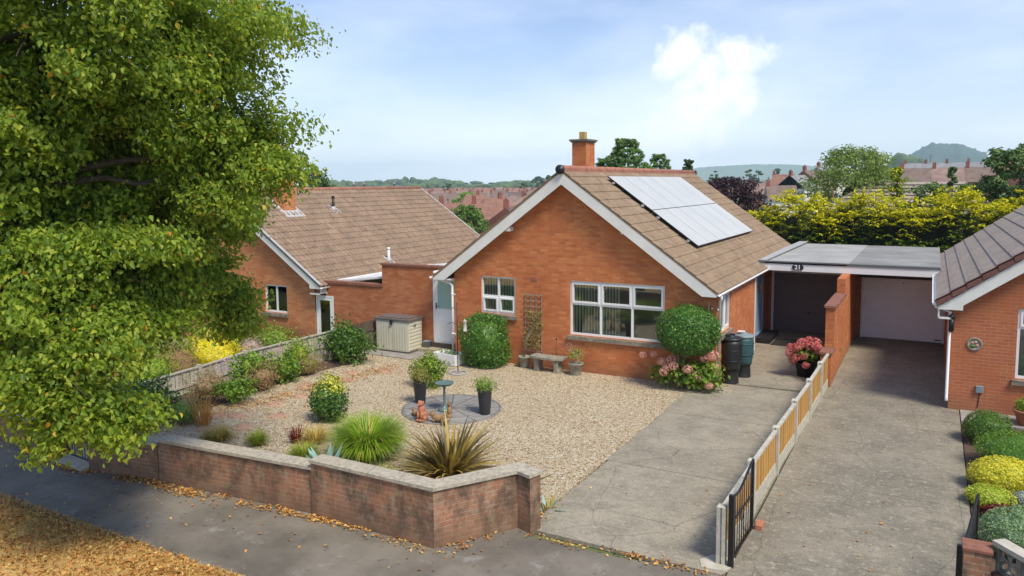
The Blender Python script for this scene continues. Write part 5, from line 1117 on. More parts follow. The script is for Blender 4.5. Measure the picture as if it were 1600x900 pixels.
# beyond the fence: the neighbour's front garden
for lab, cat, c, r, n, lf, mt, m2, f2, sd_ in (
    ('bright yellow domed shrub beyond the left fence', 'shrub', (-19.6, 15.9, -.05), (.95, .85, .72), 5200, .055, 'leaf_yellow', 'leaf_gold', .25, 71),
    ('russet and olive shrub left of the yellow dome', 'shrub', (-19.2, 14.1, -.05), (.75, .9, .80), 3200, .055, 'leaf_bronze', 'leaf_olive', .5, 72),
    ('lime green shrub left of the russet one beyond the fence', 'shrub', (-18.6, 12.9, .05), (.8, .8, .75), 2400, .08, 'leaf_lime', 'leaf_shrub', .4, 73),
    ('dusky pink flowering bush right of the yellow dome', 'shrub', (-19.3, 17.2, -.15), (.45, .42, .45), 1500, .05, 'leaf_pink', 'leaf_grey', .4, 74),
    ('grey green bush against the left bungalow wall', 'shrub', (-22.4, 18.6, -.10), (.6, .4, .55), 1500, .06, 'leaf_grey', 'leaf_silver', .2, 75),
    ('mixed green bush under the left bungalow window', 'shrub', (-19.6, 18.5, -.12), (.9, .5, .55), 2200, .07, 'leaf_lime2', 'leaf_olive', .4, 76),
    ('tall yellow green bush at the left bungalow wall', 'shrub', (-21.2, 18.4, .15), (.7, .5, .8), 1900, .07, 'leaf_lime', 'leaf_olive', .4, 78),
    ('brilliant yellow shrub at the left edge behind the tree', 'shrub', (-24.6, 12.6, -.05), (.75, .7, .6), 3200, .055, 'leaf_yellow', 'leaf_gold', .2, 79),
    ('dark green shrub right of the brilliant yellow one', 'shrub', (-22.6, 12.2, -.15), (1.0, .9, .6), 2200, .08, 'leaf_shrub', 'leaf_dark', .5, 80),
    ('red leaved small shrub near the left edge', 'shrub', (-26.2, 14.8, .0), (.5, .5, .6), 900, .08, 'leaf_autumn', 'leaf_red', .3, 81)):
    bush('garden_shrub', lab, cat, c, r, int(n * 1.3), lf, mt, sd_, .16, .18, mats2=m2, frac2=f2, bottom=-.9)
# right flower bed
for lab, c, r, n, lf, mt, m2, f2, sd_ in (
    ('dark green clipped ball at the top of the right flower bed', (1.12, 17.35, .30), (.44, .42, .34), 3000, .035, 'leaf_shrub', 'leaf_bay', .4, 91),
    ('wide bright green cushion shrub in the right bed', (1.62, 15.95, .32), (.78, .62, .36), 5200, .032, 'leaf_topiary', 'leaf_lime2', .4, 92),
    ('yellow variegated cushion shrub in the right bed', (1.20, 14.72, .27), (.50, .44, .30), 2800, .04, 'leaf_gold', 'leaf_yellow', .4, 93),
    ('low olive yellow mat plant at the edge of the right drive', (.98, 13.95, .14), (.36, .34, .18), 1500, .035, 'leaf_lime', 'leaf_gold', .5, 94),
    ('small silver grey cushion in the right bed', (1.52, 14.05, .13), (.24, .22, .16), 1100, .03, 'leaf_silver', 'leaf_grey', .1, 95),
    ('burgundy red mat plant behind the grey green mound', (1.27, 13.35, .12), (.46, .20, .15), 1300, .04, 'leaf_red', 'leaf_red', .1, 96),
    ('grey green feathery mound nearest the screen wall', (1.25, 12.25, .30), (.48, .46, .36), 3800, .035, 'leaf_grey', 'leaf_topiary', .25, 97),
    ('lime green tuft at the right edge above the screen wall', (1.72, 11.5, .22), (.30, .26, .25), 1100, .04, 'leaf_lime', 'leaf_gold', .3, 98),
    ('bright yellow flowering clump right behind the screen wall', (1.72, 11.05, .24), (.34, .22, .22), 900, .035, 'leaf_yellow', 'leaf_yellow', .1, 99),
    ('small light green shrub at the right edge between the cushions', (1.95, 15.0, .20), (.30, .26, .22), 1000, .035, 'leaf_lime', 'leaf_lime2', .3, 100)):
    bush('bed_shrub', lab, 'shrub', c, r, int(n * 1.6), lf, mt, sd_, .06, .08, mats2=m2, frac2=f2, bottom=-.95)
t = thing('potted_plant', 'terracotta pot with a green plant on the path by the right bungalow', 'potted plant', (1.92, 18.9, .03))
MB().lathe((1.92, 18.9, .03), [(.16, 0), (.24, .27), (.27, .28), (.27, .33), (.24, .33), (.22, .27)], 22).build('pot', 'terracotta', t); bush('foliage', None, None, (1.92, 18.9, .42), (.22, .22, .18), 600, .06, 'leaf_lime2', 101, parent=t, core=False)
# pot of hydrangea and palm by the brick pier
t = hydrangea('rose pink hydrangea in a black pot beside the brick pier', (-2.80, 21.15, .62), (.40, .34, .28), 520, [(-3.16, 21.0, .66, .12), (-3.08, 21.0, .50, .12), (-2.98, 20.95, .84, .12), (-2.80, 20.9, .62, .09), (-2.86, 21.0, .96, .13), (-2.66, 21.0, .90, .12), (-2.55, 21.1, .98, .13), (-2.98, 20.9, .58, .10), (-2.46, 21.1, .78, .13), (-2.70, 21.2, 1.0, .12), (-2.74, 20.85, .40, .09), (-3.16, 21.1, .80, .10), (-2.48, 20.95, .90, .10)], 'hyd_rose', 32)
MB().lathe((-2.80, 21.15, .02), [(.20, 0), (.26, .32), (.29, .33), (.29, .38), (.25, .38), (.24, .33)], 22).build('pot', 'black', t); MB().lathe((-2.80, 21.15, .3), [(.23, 0), (.24, .05)], 12).build('compost', 'soilpot', t)
def fern(name, lab, x, y, z, n, L, seed):
    t = thing(name, lab, 'plant', (x, y, z)); q = random.Random(seed); Ps, Ns, Ds, Ls = [], [], [], []
    for k in range(n):
        a = k * math.tau / n + q.uniform(-.2, .2); e = R(q.uniform(30, 72)); p = Vector((x, y, z)); pts = [p.copy()]; LL = L * q.uniform(.8, 1.1)
        for i in range(12):
            d = Vector((math.cos(a) * math.cos(e), math.sin(a) * math.cos(e), math.sin(e))); p = p + d * LL / 12; e -= R(7); pts.append(p.copy()); sd2 = Vector((-math.sin(a), math.cos(a), 0)); up_ = sd2.cross(d)
            if i > 0:
                for sg in (-1, 1):
                    ll = .17 * math.sin(math.pi * min(1, (i + 2) / 14)) + .03; dd = (sd2 * sg + d * .6 - up_ * -.15).normalized(); Ps.append(tuple(p + dd * ll * .5)); Ds.append(tuple(dd)); Ns.append(tuple(up_)); Ls.append(ll)
                    Ps.append(tuple(p - d * LL / 24 + dd * ll * .5)); Ds.append(tuple(dd)); Ns.append(tuple(up_)); Ls.append(ll)
        MB().tube(pts, .007, 4).build('stem', 'leaf_lime2', t)
    V, F = leaf_data(np.array(Ps), np.array(Ns), np.array(Ds), np.array(Ls), .028); finish('fronds', np_mesh('fronds', V, F), 'leaf_lime2', t)
    return t
t = fern('potted_palm', 'arching green palm fronds behind the pink hydrangea pot', -2.72, 22.7, .25, 16, .78, 5); MB().lathe((-2.72, 22.7, .02), [(.14, 0), (.19, .24), (.2, .25)], 16).build('pot', 'black', t)

# ================================================================== THE BIG TREE
BT = thing('street_tree', 'large broadleaf street tree with a few orange leaves filling the left side', 'tree', (-11.9, 4.3, 0))
CL = [(-10.40,5.93,7.3,1.5),(-9.84,6.83,7.35,1.4),(-9.5,7.79,7.5,.95),(-9.25,8.5,7.62,.50),(-11.4,6.43,6.25,1.4),(-10.72,7.36,6.09,1.35),(-9.72,7.99,6.27,1.2),(-9.25,8.37,5.95,.50),(-8.75,8.37,5.50,.34),(-9.15,7.9,5.15,.56),
      (-8.77,4.88,5.01,1.1),(-8.49,5.62,5.14,.9),(-8.28,6.34,4.89,.72),(-8.22,4.52,4.21,1.1),(-7.89,5.17,4.25,.95),(-7.95,5.94,4.15,.66),(-8.20,6.70,3.95,.32),
      (-7.62,4.98,3.78,.40),(-7.47,4.60,3.60,.62),(-7.81,4.23,3.63,.75),(-7.29,4.23,3.07,.42),(-7.15,4.63,2.89,.30),(-8.00,6.88,3.76,.28),(-8.00,6.84,3.42,.20),(-8.60,7.5,4.72,.30),
      (-11.6,6.3,4.95,1.05),(-11.2,5.6,5.9,1.15),(-11.9,6.6,4.1,1.0),(-12.4,6.2,3.1,.8),(-10.8,6.2,8.9,1.3),(-10.0,7.3,8.8,.9),(-12.9,6.0,8.0,1.3),(-9.3,5.9,8.4,.9),(-12.8,6.6,6.0,1.2),(-12,4.6,9.6,1.3)]
NV = len(CL) - 6
XV = NV - 4
CL = [(x, y, z, r_ * (.82 if 9 < i < XV else 1)) for i, (x, y, z, r_) in enumerate(CL)]
CL = [tuple([v * 1.32 for v in (x, y)] + [5.2 + (z - 5.2) * 1.32, r_ * 1.27]) if 9 < i < XV else (x, y, z, r_) for i, (x, y, z, r_) in enumerate(CL)]
def limb(pts, r0, r1, name='limb', par=BT):
    k = len(pts); P = [Vector(p) for p in pts]; out = []
    for i in range(k - 1):
        for j in range(4): t = j / 4; out.append(P[i].lerp(P[i + 1], t) + Vector((rnd.uniform(-1, 1), rnd.uniform(-1, 1), rnd.uniform(-1, 1))) * .04 * (P[i + 1] - P[i]).length * .5)
    out.append(P[-1]); n = len(out); MB().tube(out, [r0 + (r1 - r0) * i / (n - 1) for i in range(n)], 9).build(name, 'bark', par)
limb([(-11.9, 4.3, -.1), (-11.85, 4.4, 2.0), (-11.7, 4.7, 4.2), (-11.5, 5.1, 6.2), (-11.4, 5.4, 8.8), (-11.3, 5.6, 11)], .34, .08, 'trunk')
J = Vector((-11.65, 4.8, 4.6))
for i, (x, y, z, r_) in enumerate(CL):
    c = Vector((x, y, z)); st = J + Vector((.1, .2, max(0, (z - 4.5) * .55))); mid = st.lerp(c, .55) + Vector((0, 0, .25 if z > 4.5 else .5))
    limb([tuple(st), tuple(mid), tuple(c)], .10 if r_ > 1 else .07, .018, 'branch')
    for k in range(5):
        d = Vector((rnd.gauss(0, 1), rnd.gauss(0, 1), rnd.gauss(-.1, .8))).normalized(); st2 = mid.lerp(c, rnd.uniform(.3, 1)); limb([tuple(st2), tuple(c + d * r_ * .8)], .025, .006, 'twig')
q = np.random.default_rng(77); PP, NN, DD, SZ = [], [], [], []
for i, (x, y, z, r_) in enumerate(CL):
    vis = i < NV or i in (NV + 1, NV + 3); nb = int((36 if 9 < i < NV else 20 if vis else 10) * r_ ** 2) + 7      # leafy boughs of this limb
    d = sphere_dirs(nb, q); rb = r_ * lumps(d, q, .22, 3.) * (1 - np.abs(q.normal(size=nb)) * .28)
    for k in range(nb):
        c = np.array((x, y, z)) + d[k] * rb[k] * [1, 1, .85]; ax = d[k] * [1, 1, .35] + [0, 0, -.45] + q.normal(size=3) * .2; ax /= np.linalg.norm(ax)
        R_ = q.uniform(.20, .40) * (.8 + .25 * min(r_, 1.4)); n = int(300 * (R_ / .3) ** 2 * (1 if vis else .6)); e = sphere_dirs(n, q); u = q.uniform(.35, 1, (n, 1)) ** .6
        stray = (q.uniform(size=(n, 1)) < .22) * q.uniform(.1, .7, (n, 1)) + 1; off = e * u * R_ * stray * np.array([1, 1, .7]); t = q.uniform(-.6, 1.0, (n, 1)); P = c + off + ax * t * R_ * 1.1
        SZ.append(np.full(n, .086 if 9 < i < NV else .076)); PP.append(P); NN.append(nrm(e * .3 + d[k] * .35 + q.normal(size=(n, 3)) * .62 + [0, 0, .45])); DD.append(ax * .7 + q.normal(size=(n, 3)) * .5 + [0, 0, -.55])
PP, NN, DD = map(np.concatenate, (PP, NN, DD)); SZ = np.concatenate(SZ); keep = PP[:, 2] > 1.7; PP, NN, DD, SZ = PP[keep], NN[keep], DD[keep], SZ[keep]
Lf = SZ * q.uniform(.5, 1.3, len(PP)); V, F = leaf_data(PP, NN, DD, Lf, Lf * .62, fold=.22, droop=.16, hi=True); mi = (q.uniform(size=len(PP)) < .012).astype(int)
finish('crown', np_mesh('crown', V, F, np.repeat(mi, 2)), ['leaf_tree', 'leaf_autumn'], BT)
print('tree leaves', len(PP))

# fallen leaves and the dry grass of the verge
def litter(name, lab, spots, seed, kind='stuff', size=.055, z=.012):
    q = np.random.default_rng(seed); P = np.concatenate([np.stack([q.normal(x, sx, n), q.normal(y, sy, n), np.full(n, zz) + q.uniform(0, .02, n)], 1) for x, y, zz, sx, sy, n in spots]); N = nrm(q.normal(size=P.shape) * .35 + [0, 0, 1]); L = size * q.uniform(.5, 1.3, len(P))
    V, F = leaf_data(P, N, q.normal(size=P.shape), L, L * .7, fold=.35, droop=-.1); o = finish(name, np_mesh(name, V, F), 'litter', None, (0, 0, 0)); return tag(o, lab, 'leaves', kind='stuff')
sp = []
for k in range(46):
    t = rnd.random(); x = -14.5 + t * 8.2; y = (8.06 if x < -13.4 else 8.33 + (x + 11.8) * .08) - .06; sp.append((x, y - abs(rnd.gauss(0, .07)), .005, .10, .05, rnd.randint(4, 40)))
sp += [(-11.2, 8.2, .01, .5, .09, 260), (-8.7, 8.45, .01, .35, .07, 150), (-5.7, 9.0, .01, .3, .3, 40), (-5.55, 9.2, .005, .03, .05, 20), (-6.6, 8.45, .005, .5, .05, 60), (-5.9, 8.85, .005, .12, .16, 40)]
sp += [(-11, 7.6, .005, 2, .45, 110), (-6, 8, .005, 2, .7, 22), (-3.1, 9.66, .014, .5, .05, 120), (-4.6, 9.56, .01, .4, .04, 60), (-1.2, 12, .016, .8, 3, 25), (-3.6, 13, .016, .8, 3, 14)]
litter('fallen_leaves', 'scattered orange fallen leaves drifted along the foot of the street wall', sp, 3)
sp = [(-14.3 + .05 * k, 10.6 + .33 * k, .02, .22, .22, 70) for k in range(20)] + [(-12, 11, .015, 1.4, .9, 260), (-9.5, 11.2, .015, 1.5, 1.2, 160), (-13.3, 12.6, .015, .6, 1.6, 200), (-7.5, 10.6, .02, .5, .3, 160), (-5.25, 10.3, .02, .1, .25, 50), (-5.22, 13, .015, .03, 1.6, 40)]
litter('fallen_leaves', 'brown fallen leaves caught along the left border and over the gravel', sp, 4, size=.05, z=.02)
q = np.random.default_rng(6); n = 5000; X = q.uniform(-16, -7.6, n); Y = 6.62 - np.abs(q.normal(0, .9, n)) + .04; ok = (Y > 3.8); P = np.stack([X, Y, q.uniform(.03, .06, n)], 1)[ok]; L = .06 * q.uniform(.5, 1.3, len(P))
V, F = leaf_data(P, nrm(q.normal(size=P.shape) * .4 + [0, 0, 1]), q.normal(size=P.shape), L, L * .7, fold=.35); tag(finish('leaf_litter', np_mesh('leaf_litter', V, F), 'litter', None, (0, 0, 0)), 'thick brown leaf litter over the dry grass verge', 'leaves', kind='stuff')
sp = []; q = random.Random(8)
for k in range(15000): sp.append(((q.uniform(-15, -7.3), 6.66 - abs(q.gauss(0, 1.0)), .02), q.uniform(0, 6.28), R(q.uniform(15, 75)), q.uniform(.04, .10), .006, R(40), q.choices((0, 1, 2), (6, 3, 1))[0]))
o = blades('dry_grass', sp, ['straw', 'orange_blade', 'olive_blade'], None, (0, 0, 0), segs=2); tag(o, 'short parched straw coloured grass on the verge', 'grass', kind='stuff')

# ================================================================== TREES AND HEDGE BEHIND
def spray_tree(name, lab, base, ztop, rad, n, leaf, mat, seed, zlow=.0, style='cone', cat='tree', trunk=True, m2=None, f2=0., ratio=.35, gap=.3):
    x, y = base; z0 = ter(x, y); H_ = ztop - z0; t = thing(name, lab, cat, (x, y, z0)); q = np.random.default_rng(seed)
    if trunk: MB().tube([(x, y, z0 - .2), (x + .1, y, z0 + H_ * .5), (x, y, ztop - .2)], [.028 * H_, .016 * H_, .01], 8).build('trunk', 'bark', t)
    nc = max(16, int(n / 36)); h = q.uniform(zlow, 1, nc) ** (1.0 if style != 'cone' else 1.15)
    prof_ = {'cone': lambda h: 1 - h * .88, 'round': lambda h: np.sqrt(np.clip(1 - (h * 2 - 1) ** 2 * .92, .05, 1)), 'column': lambda h: .35 + .65 * np.sqrt(np.clip(1 - (h * 2 - 1) ** 2, 0, 1))}[style]
    a = q.uniform(0, math.tau, nc); rr = rad * prof_(h) * q.uniform(.45, 1.08, nc); CC = np.stack([x + rr * np.cos(a), y + rr * np.sin(a), z0 + H_ * (.02 + .98 * h)], 1); CC[0] = (x, y, ztop - .15)
    P, N = [], []; per = n // nc
    for c_, hh in zip(CC, h):
        s_ = rad * gap * .8 * (.6 + .5 * q.random()) * (1 if style != 'cone' else (1.15 - hh * .6)); d = sphere_dirs(per, q); P.append(c_ + d * s_ * np.array([1.15, 1.15, .6]) * q.uniform(.4, 1, (per, 1))); N.append(nrm(d + q.normal(size=d.shape) * .5 + [0, 0, .5]))
    P = np.concatenate(P); N = np.concatenate(N); out = P - [x, y, 0]; out[:, 2] = rad * .3; D = nrm(out) + q.normal(size=P.shape) * .5
    L = leaf * q.uniform(.7, 1.3, len(P)); V, F = leaf_data(P, N, D, L, L * ratio); mi = (q.uniform(size=len(P)) < f2).astype(int)
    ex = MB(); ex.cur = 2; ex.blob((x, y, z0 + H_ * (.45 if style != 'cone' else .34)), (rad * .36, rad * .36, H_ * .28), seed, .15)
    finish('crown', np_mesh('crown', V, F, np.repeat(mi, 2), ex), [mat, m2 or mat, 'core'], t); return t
spray_tree('conifer', 'tall feathery green conifer rising behind the bungalow ridge', (-16.7, 45), 7.9, 4.6, 15000, .17, 'leaf_con', 201, zlow=.62, gap=.09)
spray_tree('conifer', 'pointed conifer immediately right of the chimney', (-18.5, 45.5), 6.75, 2.6, 8000, .15, 'leaf_con', 202, zlow=.6, gap=.13)
spray_tree('conifer', 'small conifer tip behind the middle of the ridge', (-16.25, 50), 7.1, 3.2, 8000, .15, 'leaf_con', 203, zlow=.62, gap=.11)
spray_tree('conifer', 'small dark conifer at the far end of the ridge', (-17.4, 61), 7.0, 2.4, 7000, .17, 'leaf_dark', 204, zlow=.62, gap=.13)
spray_tree('copper_beech', 'dark purple leaved round tree beyond the solar roof', (-12.6, 55), 5.35, 2.8, 20000, .17, 'leaf_maple', 205, style='round', gap=.27, ratio=.7)
spray_tree('willow', 'loose yellow green tree behind the golden hedge', (-3.9, 47), 6.9, 2.9, 17000, .24, 'leaf_willow', 206, style='round', gap=.30, ratio=.3)
spray_tree('willow', 'paler yellow green tree right of the taller one behind the hedge', (-3.3, 52), 6.0, 1.7, 4500, .26, 'leaf_willow', 207, style='round', gap=.3, ratio=.25)
spray_tree('golden_conifer', 'small pointed golden green conifer standing above the hedge', (-1.45, 38.4), 5.75, 1.0, 3600, .17, 'leaf_greencon', 208, m2='leaf_goldcon', f2=.35, gap=.3)
spray_tree('weeping_conifer', 'large drooping green conifer above the right end of the hedge', (3.3, 40), 6.6, 1.75, 11000, .24, 'leaf_weep', 209, gap=.22, style='column')
spray_tree('weeping_conifer', 'bushy green tree just right of the golden conifer', (-.1, 39.5), 5.0, 1.35, 5200, .2, 'leaf_weep', 210, style='round', gap=.3, m2='leaf_con', f2=.4)
spray_tree('conifer', 'narrow grey green conifer between the golden and weeping conifers', (.75, 41), 5.75, .8, 2600, .18, 'leaf_weep', 211, gap=.3)
spray_tree('shrub_tree', 'light green shrub in front of the distant red chimneys', (1.3, 43), 4.9, 1.3, 3200, .2, 'leaf_lime', 212, style='round', gap=.3, m2='leaf_weep', f2=.5)
spray_tree('round_tree', 'bushy green tree between the two bungalow roofs', (-42.9, 67.5), 2.85, 2.6, 9000, .26, 'leaf_shrub', 213, style='round', gap=.24, ratio=.7)
spray_tree('round_tree', 'dark green tree behind the left roof near the street tree', (-66.5, 68.5), 7.0, 4.0, 9000, .36, 'leaf_dark', 214, style='round', gap=.26, ratio=.7)
spray_tree('round_tree', 'bright round tree among the far red roofs', (-106.5, 169), 2.6, 4.2, 5000, .6, 'leaf_lime2', 215, style='round', gap=.3, ratio=.7)
spray_tree('round_tree', 'dark green tree beyond the left roof, behind the bungalow ridge', (-61, 70), 4.2, 2.2, 3500, .34, 'leaf_dark', 216, style='round', gap=.3, ratio=.7)
# golden hedge: bottom dark green, tips yellow
HG = thing('conifer_hedge', 'wide golden conifer hedge with yellow tips behind the garage roof', 'hedge', (-1.8, 36.5, 0))
q = np.random.default_rng(303); P, N, D, MI = [], [], [], []
core = MB(); core.cur = 2
def toph(x): return 3.95 + .22 * math.sin(x * 2.1) + .15 * math.sin(x * 5.3 + 1) - (.5 if x < -6.6 else 0) + (.15 if x > .5 else 0)
for k in range(1150):
    x = q.uniform(-7.3, 4.6); tz = toph(x); top = q.random() < .45
    if top: z = tz + q.uniform(-.25, .42) * (1 if q.random() < .8 else 1.6); y = 36.3 + q.uniform(-.8, 1.2)
    else: z = q.uniform(1.2, tz); y = 35.6 + q.uniform(-.15, .2) + (tz - z) * -.03
    dirr = np.array([q.normal() * .8, -abs(q.normal()) - .3, q.uniform(-.1, .55) + (.3 if top else 0)]); dirr /= np.linalg.norm(dirr); side = np.cross(dirr, [0, 0, 1]); side /= np.linalg.norm(side); L = q.uniform(.35, .75)
    z = round(z / .21) * .21 + q.normal() * .035 if z < tz else z; dirr[2] *= .35; n = 34; t = q.uniform(0, 1, n); s = q.uniform(-1, 1, n) * (1 - t) ** .7 * .32 * L / .5
    pos = np.array([x, y, z]) + dirr * (t * L)[:, None] + side * s[:, None] + np.array([0, 0, -.10]) * (np.abs(s) / .2)[:, None] + q.normal(size=(n, 3)) * .015
    P.append(pos); N.append(np.tile(np.cross(side, dirr), (n, 1)) * 1. + q.normal(size=(n, 3)) * .35); D.append(dirr + side * np.sign(s)[:, None] * .8 + q.normal(size=(n, 3)) * .2)
    yel = (1.25 if z > tz - .45 else .65 if z > tz - .95 else .08) ; MI.append((q.uniform(size=n) < yel * (.35 + .65 * t)).astype(int))
P = np.concatenate(P); N = nrm(np.concatenate(N)); N[N[:, 2] < 0] *= -1; D = np.concatenate(D); MI = np.concatenate(MI); L = .13 * q.uniform(.7, 1.3, len(P)); V, F = leaf_data(P, N, D, L, L * .42)
finish('foliage', np_mesh('foliage', V, F, np.repeat(MI, 2)), ['leaf_greencon', 'leaf_goldcon'], HG)
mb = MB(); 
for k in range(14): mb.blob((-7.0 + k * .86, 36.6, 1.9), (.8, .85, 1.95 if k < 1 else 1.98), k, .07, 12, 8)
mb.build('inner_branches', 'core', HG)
for k, (x0, z0, x1, z1) in enumerate(((.5, 3.7, 1.15, 4.75), (-.9, 3.8, -.55, 4.35), (-3.1, 3.9, -2.95, 4.7), (-2.7, 3.8, -2.6, 4.8))):
    q = np.random.default_rng(400 + k); n = 420; t = q.uniform(0, 1, n); P = np.stack([x0 + (x1 - x0) * t + q.normal(0, .09, n) * (1.1 - t), 35.9 + q.normal(0, .1, n), z0 + (z1 - z0) * t + q.normal(0, .07, n)], 1); V, F = leaf_data(P, nrm(q.normal(size=P.shape) * .5 + [0, -.3, 1]), np.tile([x1 - x0, 0, z1 - z0], (n, 1)) + q.normal(size=P.shape) * .4, .13, .05)
    finish('leader', np_mesh('leader', V, F, np.repeat((q.uniform(size=n) < .75).astype(int), 2)), ['leaf_greencon', 'leaf_goldcon'], HG)

# ================================================================== THE TOWN
def proto(wallm, roofm, wid=6.0, dep=8.0, ev=5.3, rg=8.3, hip=False, chim='brick_far', win=True):
    r = thing('terraced_house' if not hip else 'detached_house', 'x', 'house'); hw, hd = wid / 2, dep / 2
    mb = MB(); mb.box(-hw, hw, -hd, hd, -3, ev)
    if not hip: mb.add([(-hw, -hd, ev), (-hw, hd, ev), (-hw, 0, rg - .05), (hw, -hd, ev), (hw, hd, ev), (hw, 0, rg - .05)], [(0, 2, 1), (3, 4, 5)])
    mb.build('wall', wallm, r); mb = MB(); o = .3; hx = hw * .45 if hip else hw
    ox = o if hip else .0
    mb.add([(-hw - ox, -hd - o, ev - .1), (hw + ox, -hd - o, ev - .1), (hx, 0, rg), (-hx, 0, rg), (-hw - ox, hd + o, ev - .1), (hw + ox, hd + o, ev - .1)], [(0, 1, 2, 3), (5, 4, 3, 2)] + ([(1, 5, 2), (4, 0, 3)] if hip else [(0, 3, 4), (1, 5, 2)])); mb.build('roof', roofm, r)
    cx = -hw + .5 if not hip else hw * .2
    MB().box(cx - .35, cx + .35, -.3, .3, rg - .8, rg + .95).build('chimney', chim, r)
    mb = MB(); 
    for k in (-.22, .22): mb.tube([(cx + k * .8, 0, rg + .95), (cx + k * .8, 0, rg + 1.25)], .09, 6)
    mb.build('chimney_pots', 'roof_red', r)
    if win:
        for x, z0, z1, ww in ((-1.5, 3.3, 4.5, 1.5), (1.5, 3.3, 4.5, 1.2), (-1.5, .8, 2.2, 1.8)):
            f = MB().box(x - ww / 2, x + ww / 2, -hd - .05, -hd + .05, z0, z1).build('window', 'white', r); MB().box(x - ww / 2 + .12, x - .05, -hd - .06, -hd - .05, z0 + .12, z1 - .12).box(x + .05, x + ww / 2 - .12, -hd - .06, -hd - .05, z0 + .12, z1 - .12).build('pane', 'dark', f)
        MB().box(1.1, 2.0, -hd - .05, -hd + .05, 0, 2.1).build('door', 'verge_tile', r)
    return r
PR = {'white_brown': proto('render_far', 'roof_brown'), 'brick_red': proto('brick_far', 'roof_red'), 'brick_brown': proto('brick_far', 'roof_brown'), 'white_grey': proto('render_far', 'roof_grey'), 'brick_pink': proto('brick_far', 'roof_pink'), 'hip_red': proto('brick_far', 'roof_red', 9, 9, 5.2, 8.6, True), 'hip_pink': proto('brick_far', 'roof_pink', 9, 8, 5.2, 8.6, True), 'brick_dark': proto('brick_far', 'roof_dark')}
used = set(); ORD = 'first second third fourth fifth sixth seventh eighth ninth tenth eleventh twelfth thirteenth fourteenth fifteenth sixteenth seventeenth eighteenth nineteenth twentieth'.split()
ORD += ['twenty-' + o for o in ORD[:9]] + ['thirtieth'] + ['thirty-' + o for o in ORD[:9]]
def put(kind, az, dist, rot, lab, grp, dz=0., sc=1.):
    p = PR[kind]; o = p if kind not in used else copy_tree(p); used.add(kind); a = R(az); x, y = dist * math.sin(a), dist * math.cos(a)
    o.location = (x, y, ter(x, y) + dz); o.rotation_euler = (0, 0, -a + R(rot)); o.scale = (sc, sc, sc); o['label'] = lab
    if grp: o['group'] = grp
def row(kinds, px0, px1, dist, rot, phrase, wid=6.0, dz=0.):
    a0, a1 = azof(px0), azof(px1); n = max(1, int(round(R(a1 - a0) * dist / (wid * math.cos(R(rot)))))); 
    for k in range(n):
        az = a0 + (a1 - a0) * (k + .5) / n; off = (k - (n - 1) / 2) * wid * math.sin(R(rot)); hz_ = dz - (.35 * (k % 3) if dist > 300 else 0)
        put(kinds[k % len(kinds)], az, dist + off, rot, ('%s house from the left in ' % ORD[min(k, 38)] if n > 1 else 'only house of ') + phrase, phrase, hz_)
row(['white_brown'], 668, 796, 250, 0, 'the white walled brown roofed terrace left of centre')
row(['brick_brown', 'brick_pink'], 655, 870, 345, -10, 'the second far terrace above the white one')
row(['brick_red', 'brick_brown', 'brick_red'], 660, 880, 455, 6, 'the third far red roofed terrace on the left')
row(['brick_pink', 'brick_red'], 640, 900, 620, -4, 'the farthest red roofed terrace on the left')
row(['brick_red'], 690, 792, 118, 0, 'the near orange roofed row behind the bushy tree')
put('hip_red', azof(775), 140, 20, 'red hipped roof house with tall chimney left of the white bargeboard', 'near red roofed houses')
put('hip_pink', azof(812), 165, -15, 'pink hipped roof house just behind the white bargeboard', 'near red roofed houses')
put('hip_red', azof(742), 190, 10, 'red hipped roof house beside the bright round tree', 'near red roofed houses')
put('brick_dark', azof(797), 95, 80, 'near brick gable house with dark roof beside the bargeboard', None)
row(['brick_dark', 'brick_brown'], 790, 880, 270, 12, 'the dark roofed terrace close to the bargeboard')
row(['brick_brown'], 1140, 1196, 105, 4, 'the near brown roofed pair behind the purple tree', dz=-.9)
row(['white_brown', 'brick_brown'], 1196, 1246, 165, 8, 'the pale fronted dark roofed row right of the purple tree')
row(['brick_pink', 'brick_red'], 1164, 1244, 235, 0, 'the long pink roofed terrace under the pale hill')
row(['white_grey', 'brick_brown'], 1236, 1300, 190, 55, 'the slanting terrace left of the yellow green tree')
row(['brick_red', 'white_brown'], 1085, 1300, 420, 4, 'the far terrace on the right horizon')
row(['brick_brown', 'white_grey', 'brick_pink'], 1070, 1320, 600, -3, 'the farthest terrace on the right horizon')
row(['white_grey'], 1412, 1545, 262, 0, 'the grey roofed terrace in front of the blue hill')
row(['brick_brown', 'brick_pink'], 1405, 1560, 185, 3, 'the brown roofed terrace with red chimneys near the hill')
row(['brick_red'], 1565, 1640, 230, -6, 'the red row at the far right')
for k, v in PR.items():
    if k not in used: put(k, azof(1300), 300, 0, 'plain distant house', None)
q = random.Random(17)
for i, (px, top, d, wd) in enumerate([(1112, 275, 380, 5), (1118, 270, 520, 6), (1172, 268, 500, 9), (1185, 270, 520, 8), (1215, 266, 480, 7), (1262, 270, 330, 5), (1292, 258, 300, 8), (1278, 263, 420, 6), (842, 280, 700, 14), (858, 277, 500, 9), (820, 288, 480, 9), (700, 290, 520, 9), (1110, 278, 300, 4)]):
    a = R(azof(px)); hy = 289 - (px - 800) * .0087; zt = 5.2 + d * cosof(px) * (hy - top) / 1189.; x, y = d * math.sin(a), d * math.cos(a)
    spray_tree('town_tree', 'hazy dark tree, %s from the left of those among the distant roofs' % ORD[sorted([1112, 1118, 1172, 1185, 1215, 1262, 1292, 1278, 842, 858, 820, 700, 1110]).index(px)], (x, y), zt, wd * d / 1189, 700, wd * d / 1189 * .3, 'leaf_dark', 500 + i, style='round', gap=.4, ratio=.8, trunk=True)
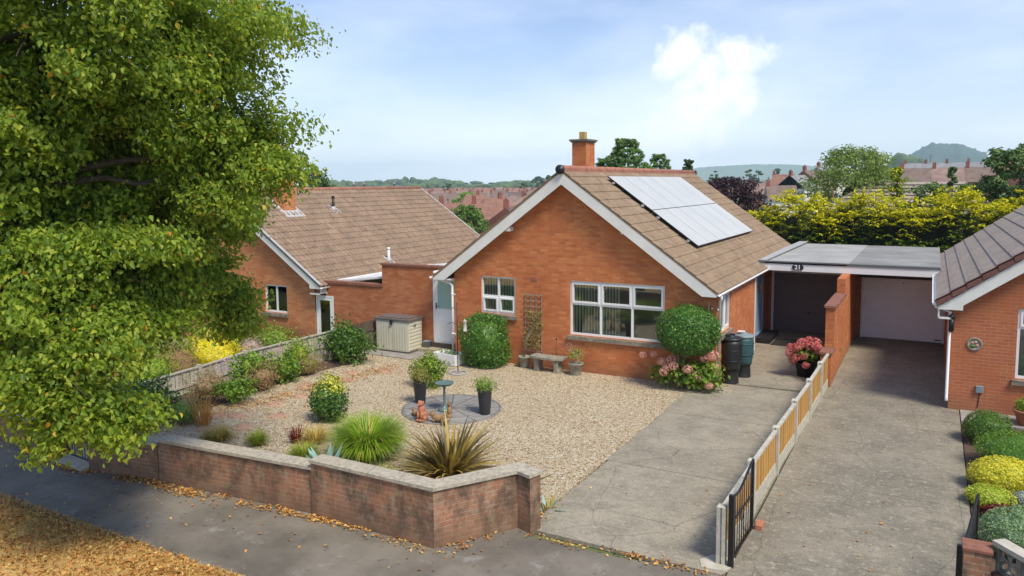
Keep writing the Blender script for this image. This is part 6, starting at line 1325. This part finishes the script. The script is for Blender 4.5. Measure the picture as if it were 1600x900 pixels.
for k, (px, d, zt, lb) in enumerate([(1453, 262, 12.6, 'thin aerial pole on the grey roofed terrace below the blue hill'), (1182, 235, 8.6, 'thin aerial on the left part of the pink roofed terrace'), (1228, 165, 6.4, 'thin aerial on the dark roofed row right of the purple tree'), (712, 250, 4.4, 'thin aerial on the white walled terrace left of centre')]):
    a = R(azof(px)); x, y = d * math.sin(a), d * math.cos(a); mb = MB(); mb.tube([(x, y, zt - 2.2), (x, y, zt)], .05, 5)
    for j in range(5): mb.bar((x - .5 + .25 * j, y - .35, zt - .05), (x - .5 + .25 * j, y + .35, zt - .05), .03, .03)
    mb.bar((x - .6, y, zt - .05), (x + .6, y, zt - .05), .04, .04); tag(mb.build('television_aerial', 'blackmetal'), lb, 'aerial')
# nearby roof behind the hedge
HB = thing('bungalow', 'low grey tiled hipped roof just behind the golden hedge', 'house', (-1.2, 47, ter(-1.2, 45)))
MB().box(-5.2, 2.5, 43, 50, -4, 3.6).build('wall', 'brick_far', HB)
mb = MB(); mb.add([(-5.6, 42.6, 3.5), (3, 42.6, 3.5), (1.5, 46.5, 5.1), (-3.1, 46.5, 5.1), (-5.6, 50.4, 3.5), (3, 50.4, 3.5)], [(0, 1, 2, 3), (5, 4, 3, 2), (1, 5, 2), (4, 0, 3)]); mb.build('roof', 'tile_c', HB)
mb = MB()
for k in range(9): t = k / 9; mb.bar((-5.6 + 2.5 * t, 42.6 + 3.9 * t, 3.53 + 1.6 * t), (3 - 1.5 * t, 42.6 + 3.9 * t, 3.53 + 1.6 * t), .05, .05)
mb.build('tile_courses', 'roof_dark', HB)

# ================================================================== AIR
m = bpy.data.materials.new('haze_air'); m.use_nodes = True; m.node_tree.nodes.clear(); vo_ = m.node_tree.nodes.new('ShaderNodeVolumePrincipled'); mo = m.node_tree.nodes.new('ShaderNodeOutputMaterial')
vo_.inputs['Density'].default_value = .00020; vo_.inputs['Color'].default_value = (.62, .82, 1.0, 1); vo_.inputs['Anisotropy'].default_value = 0; m.node_tree.links.new(vo_.outputs[0], mo.inputs['Volume']); M['haze'] = m
HZ = MB().box(-4700, 4700, -4700, 4700, -12, 165).build('haze', 'haze'); tag(HZ, 'thin pale haze veiling the distant hills and roofs', 'haze', kind='stuff')
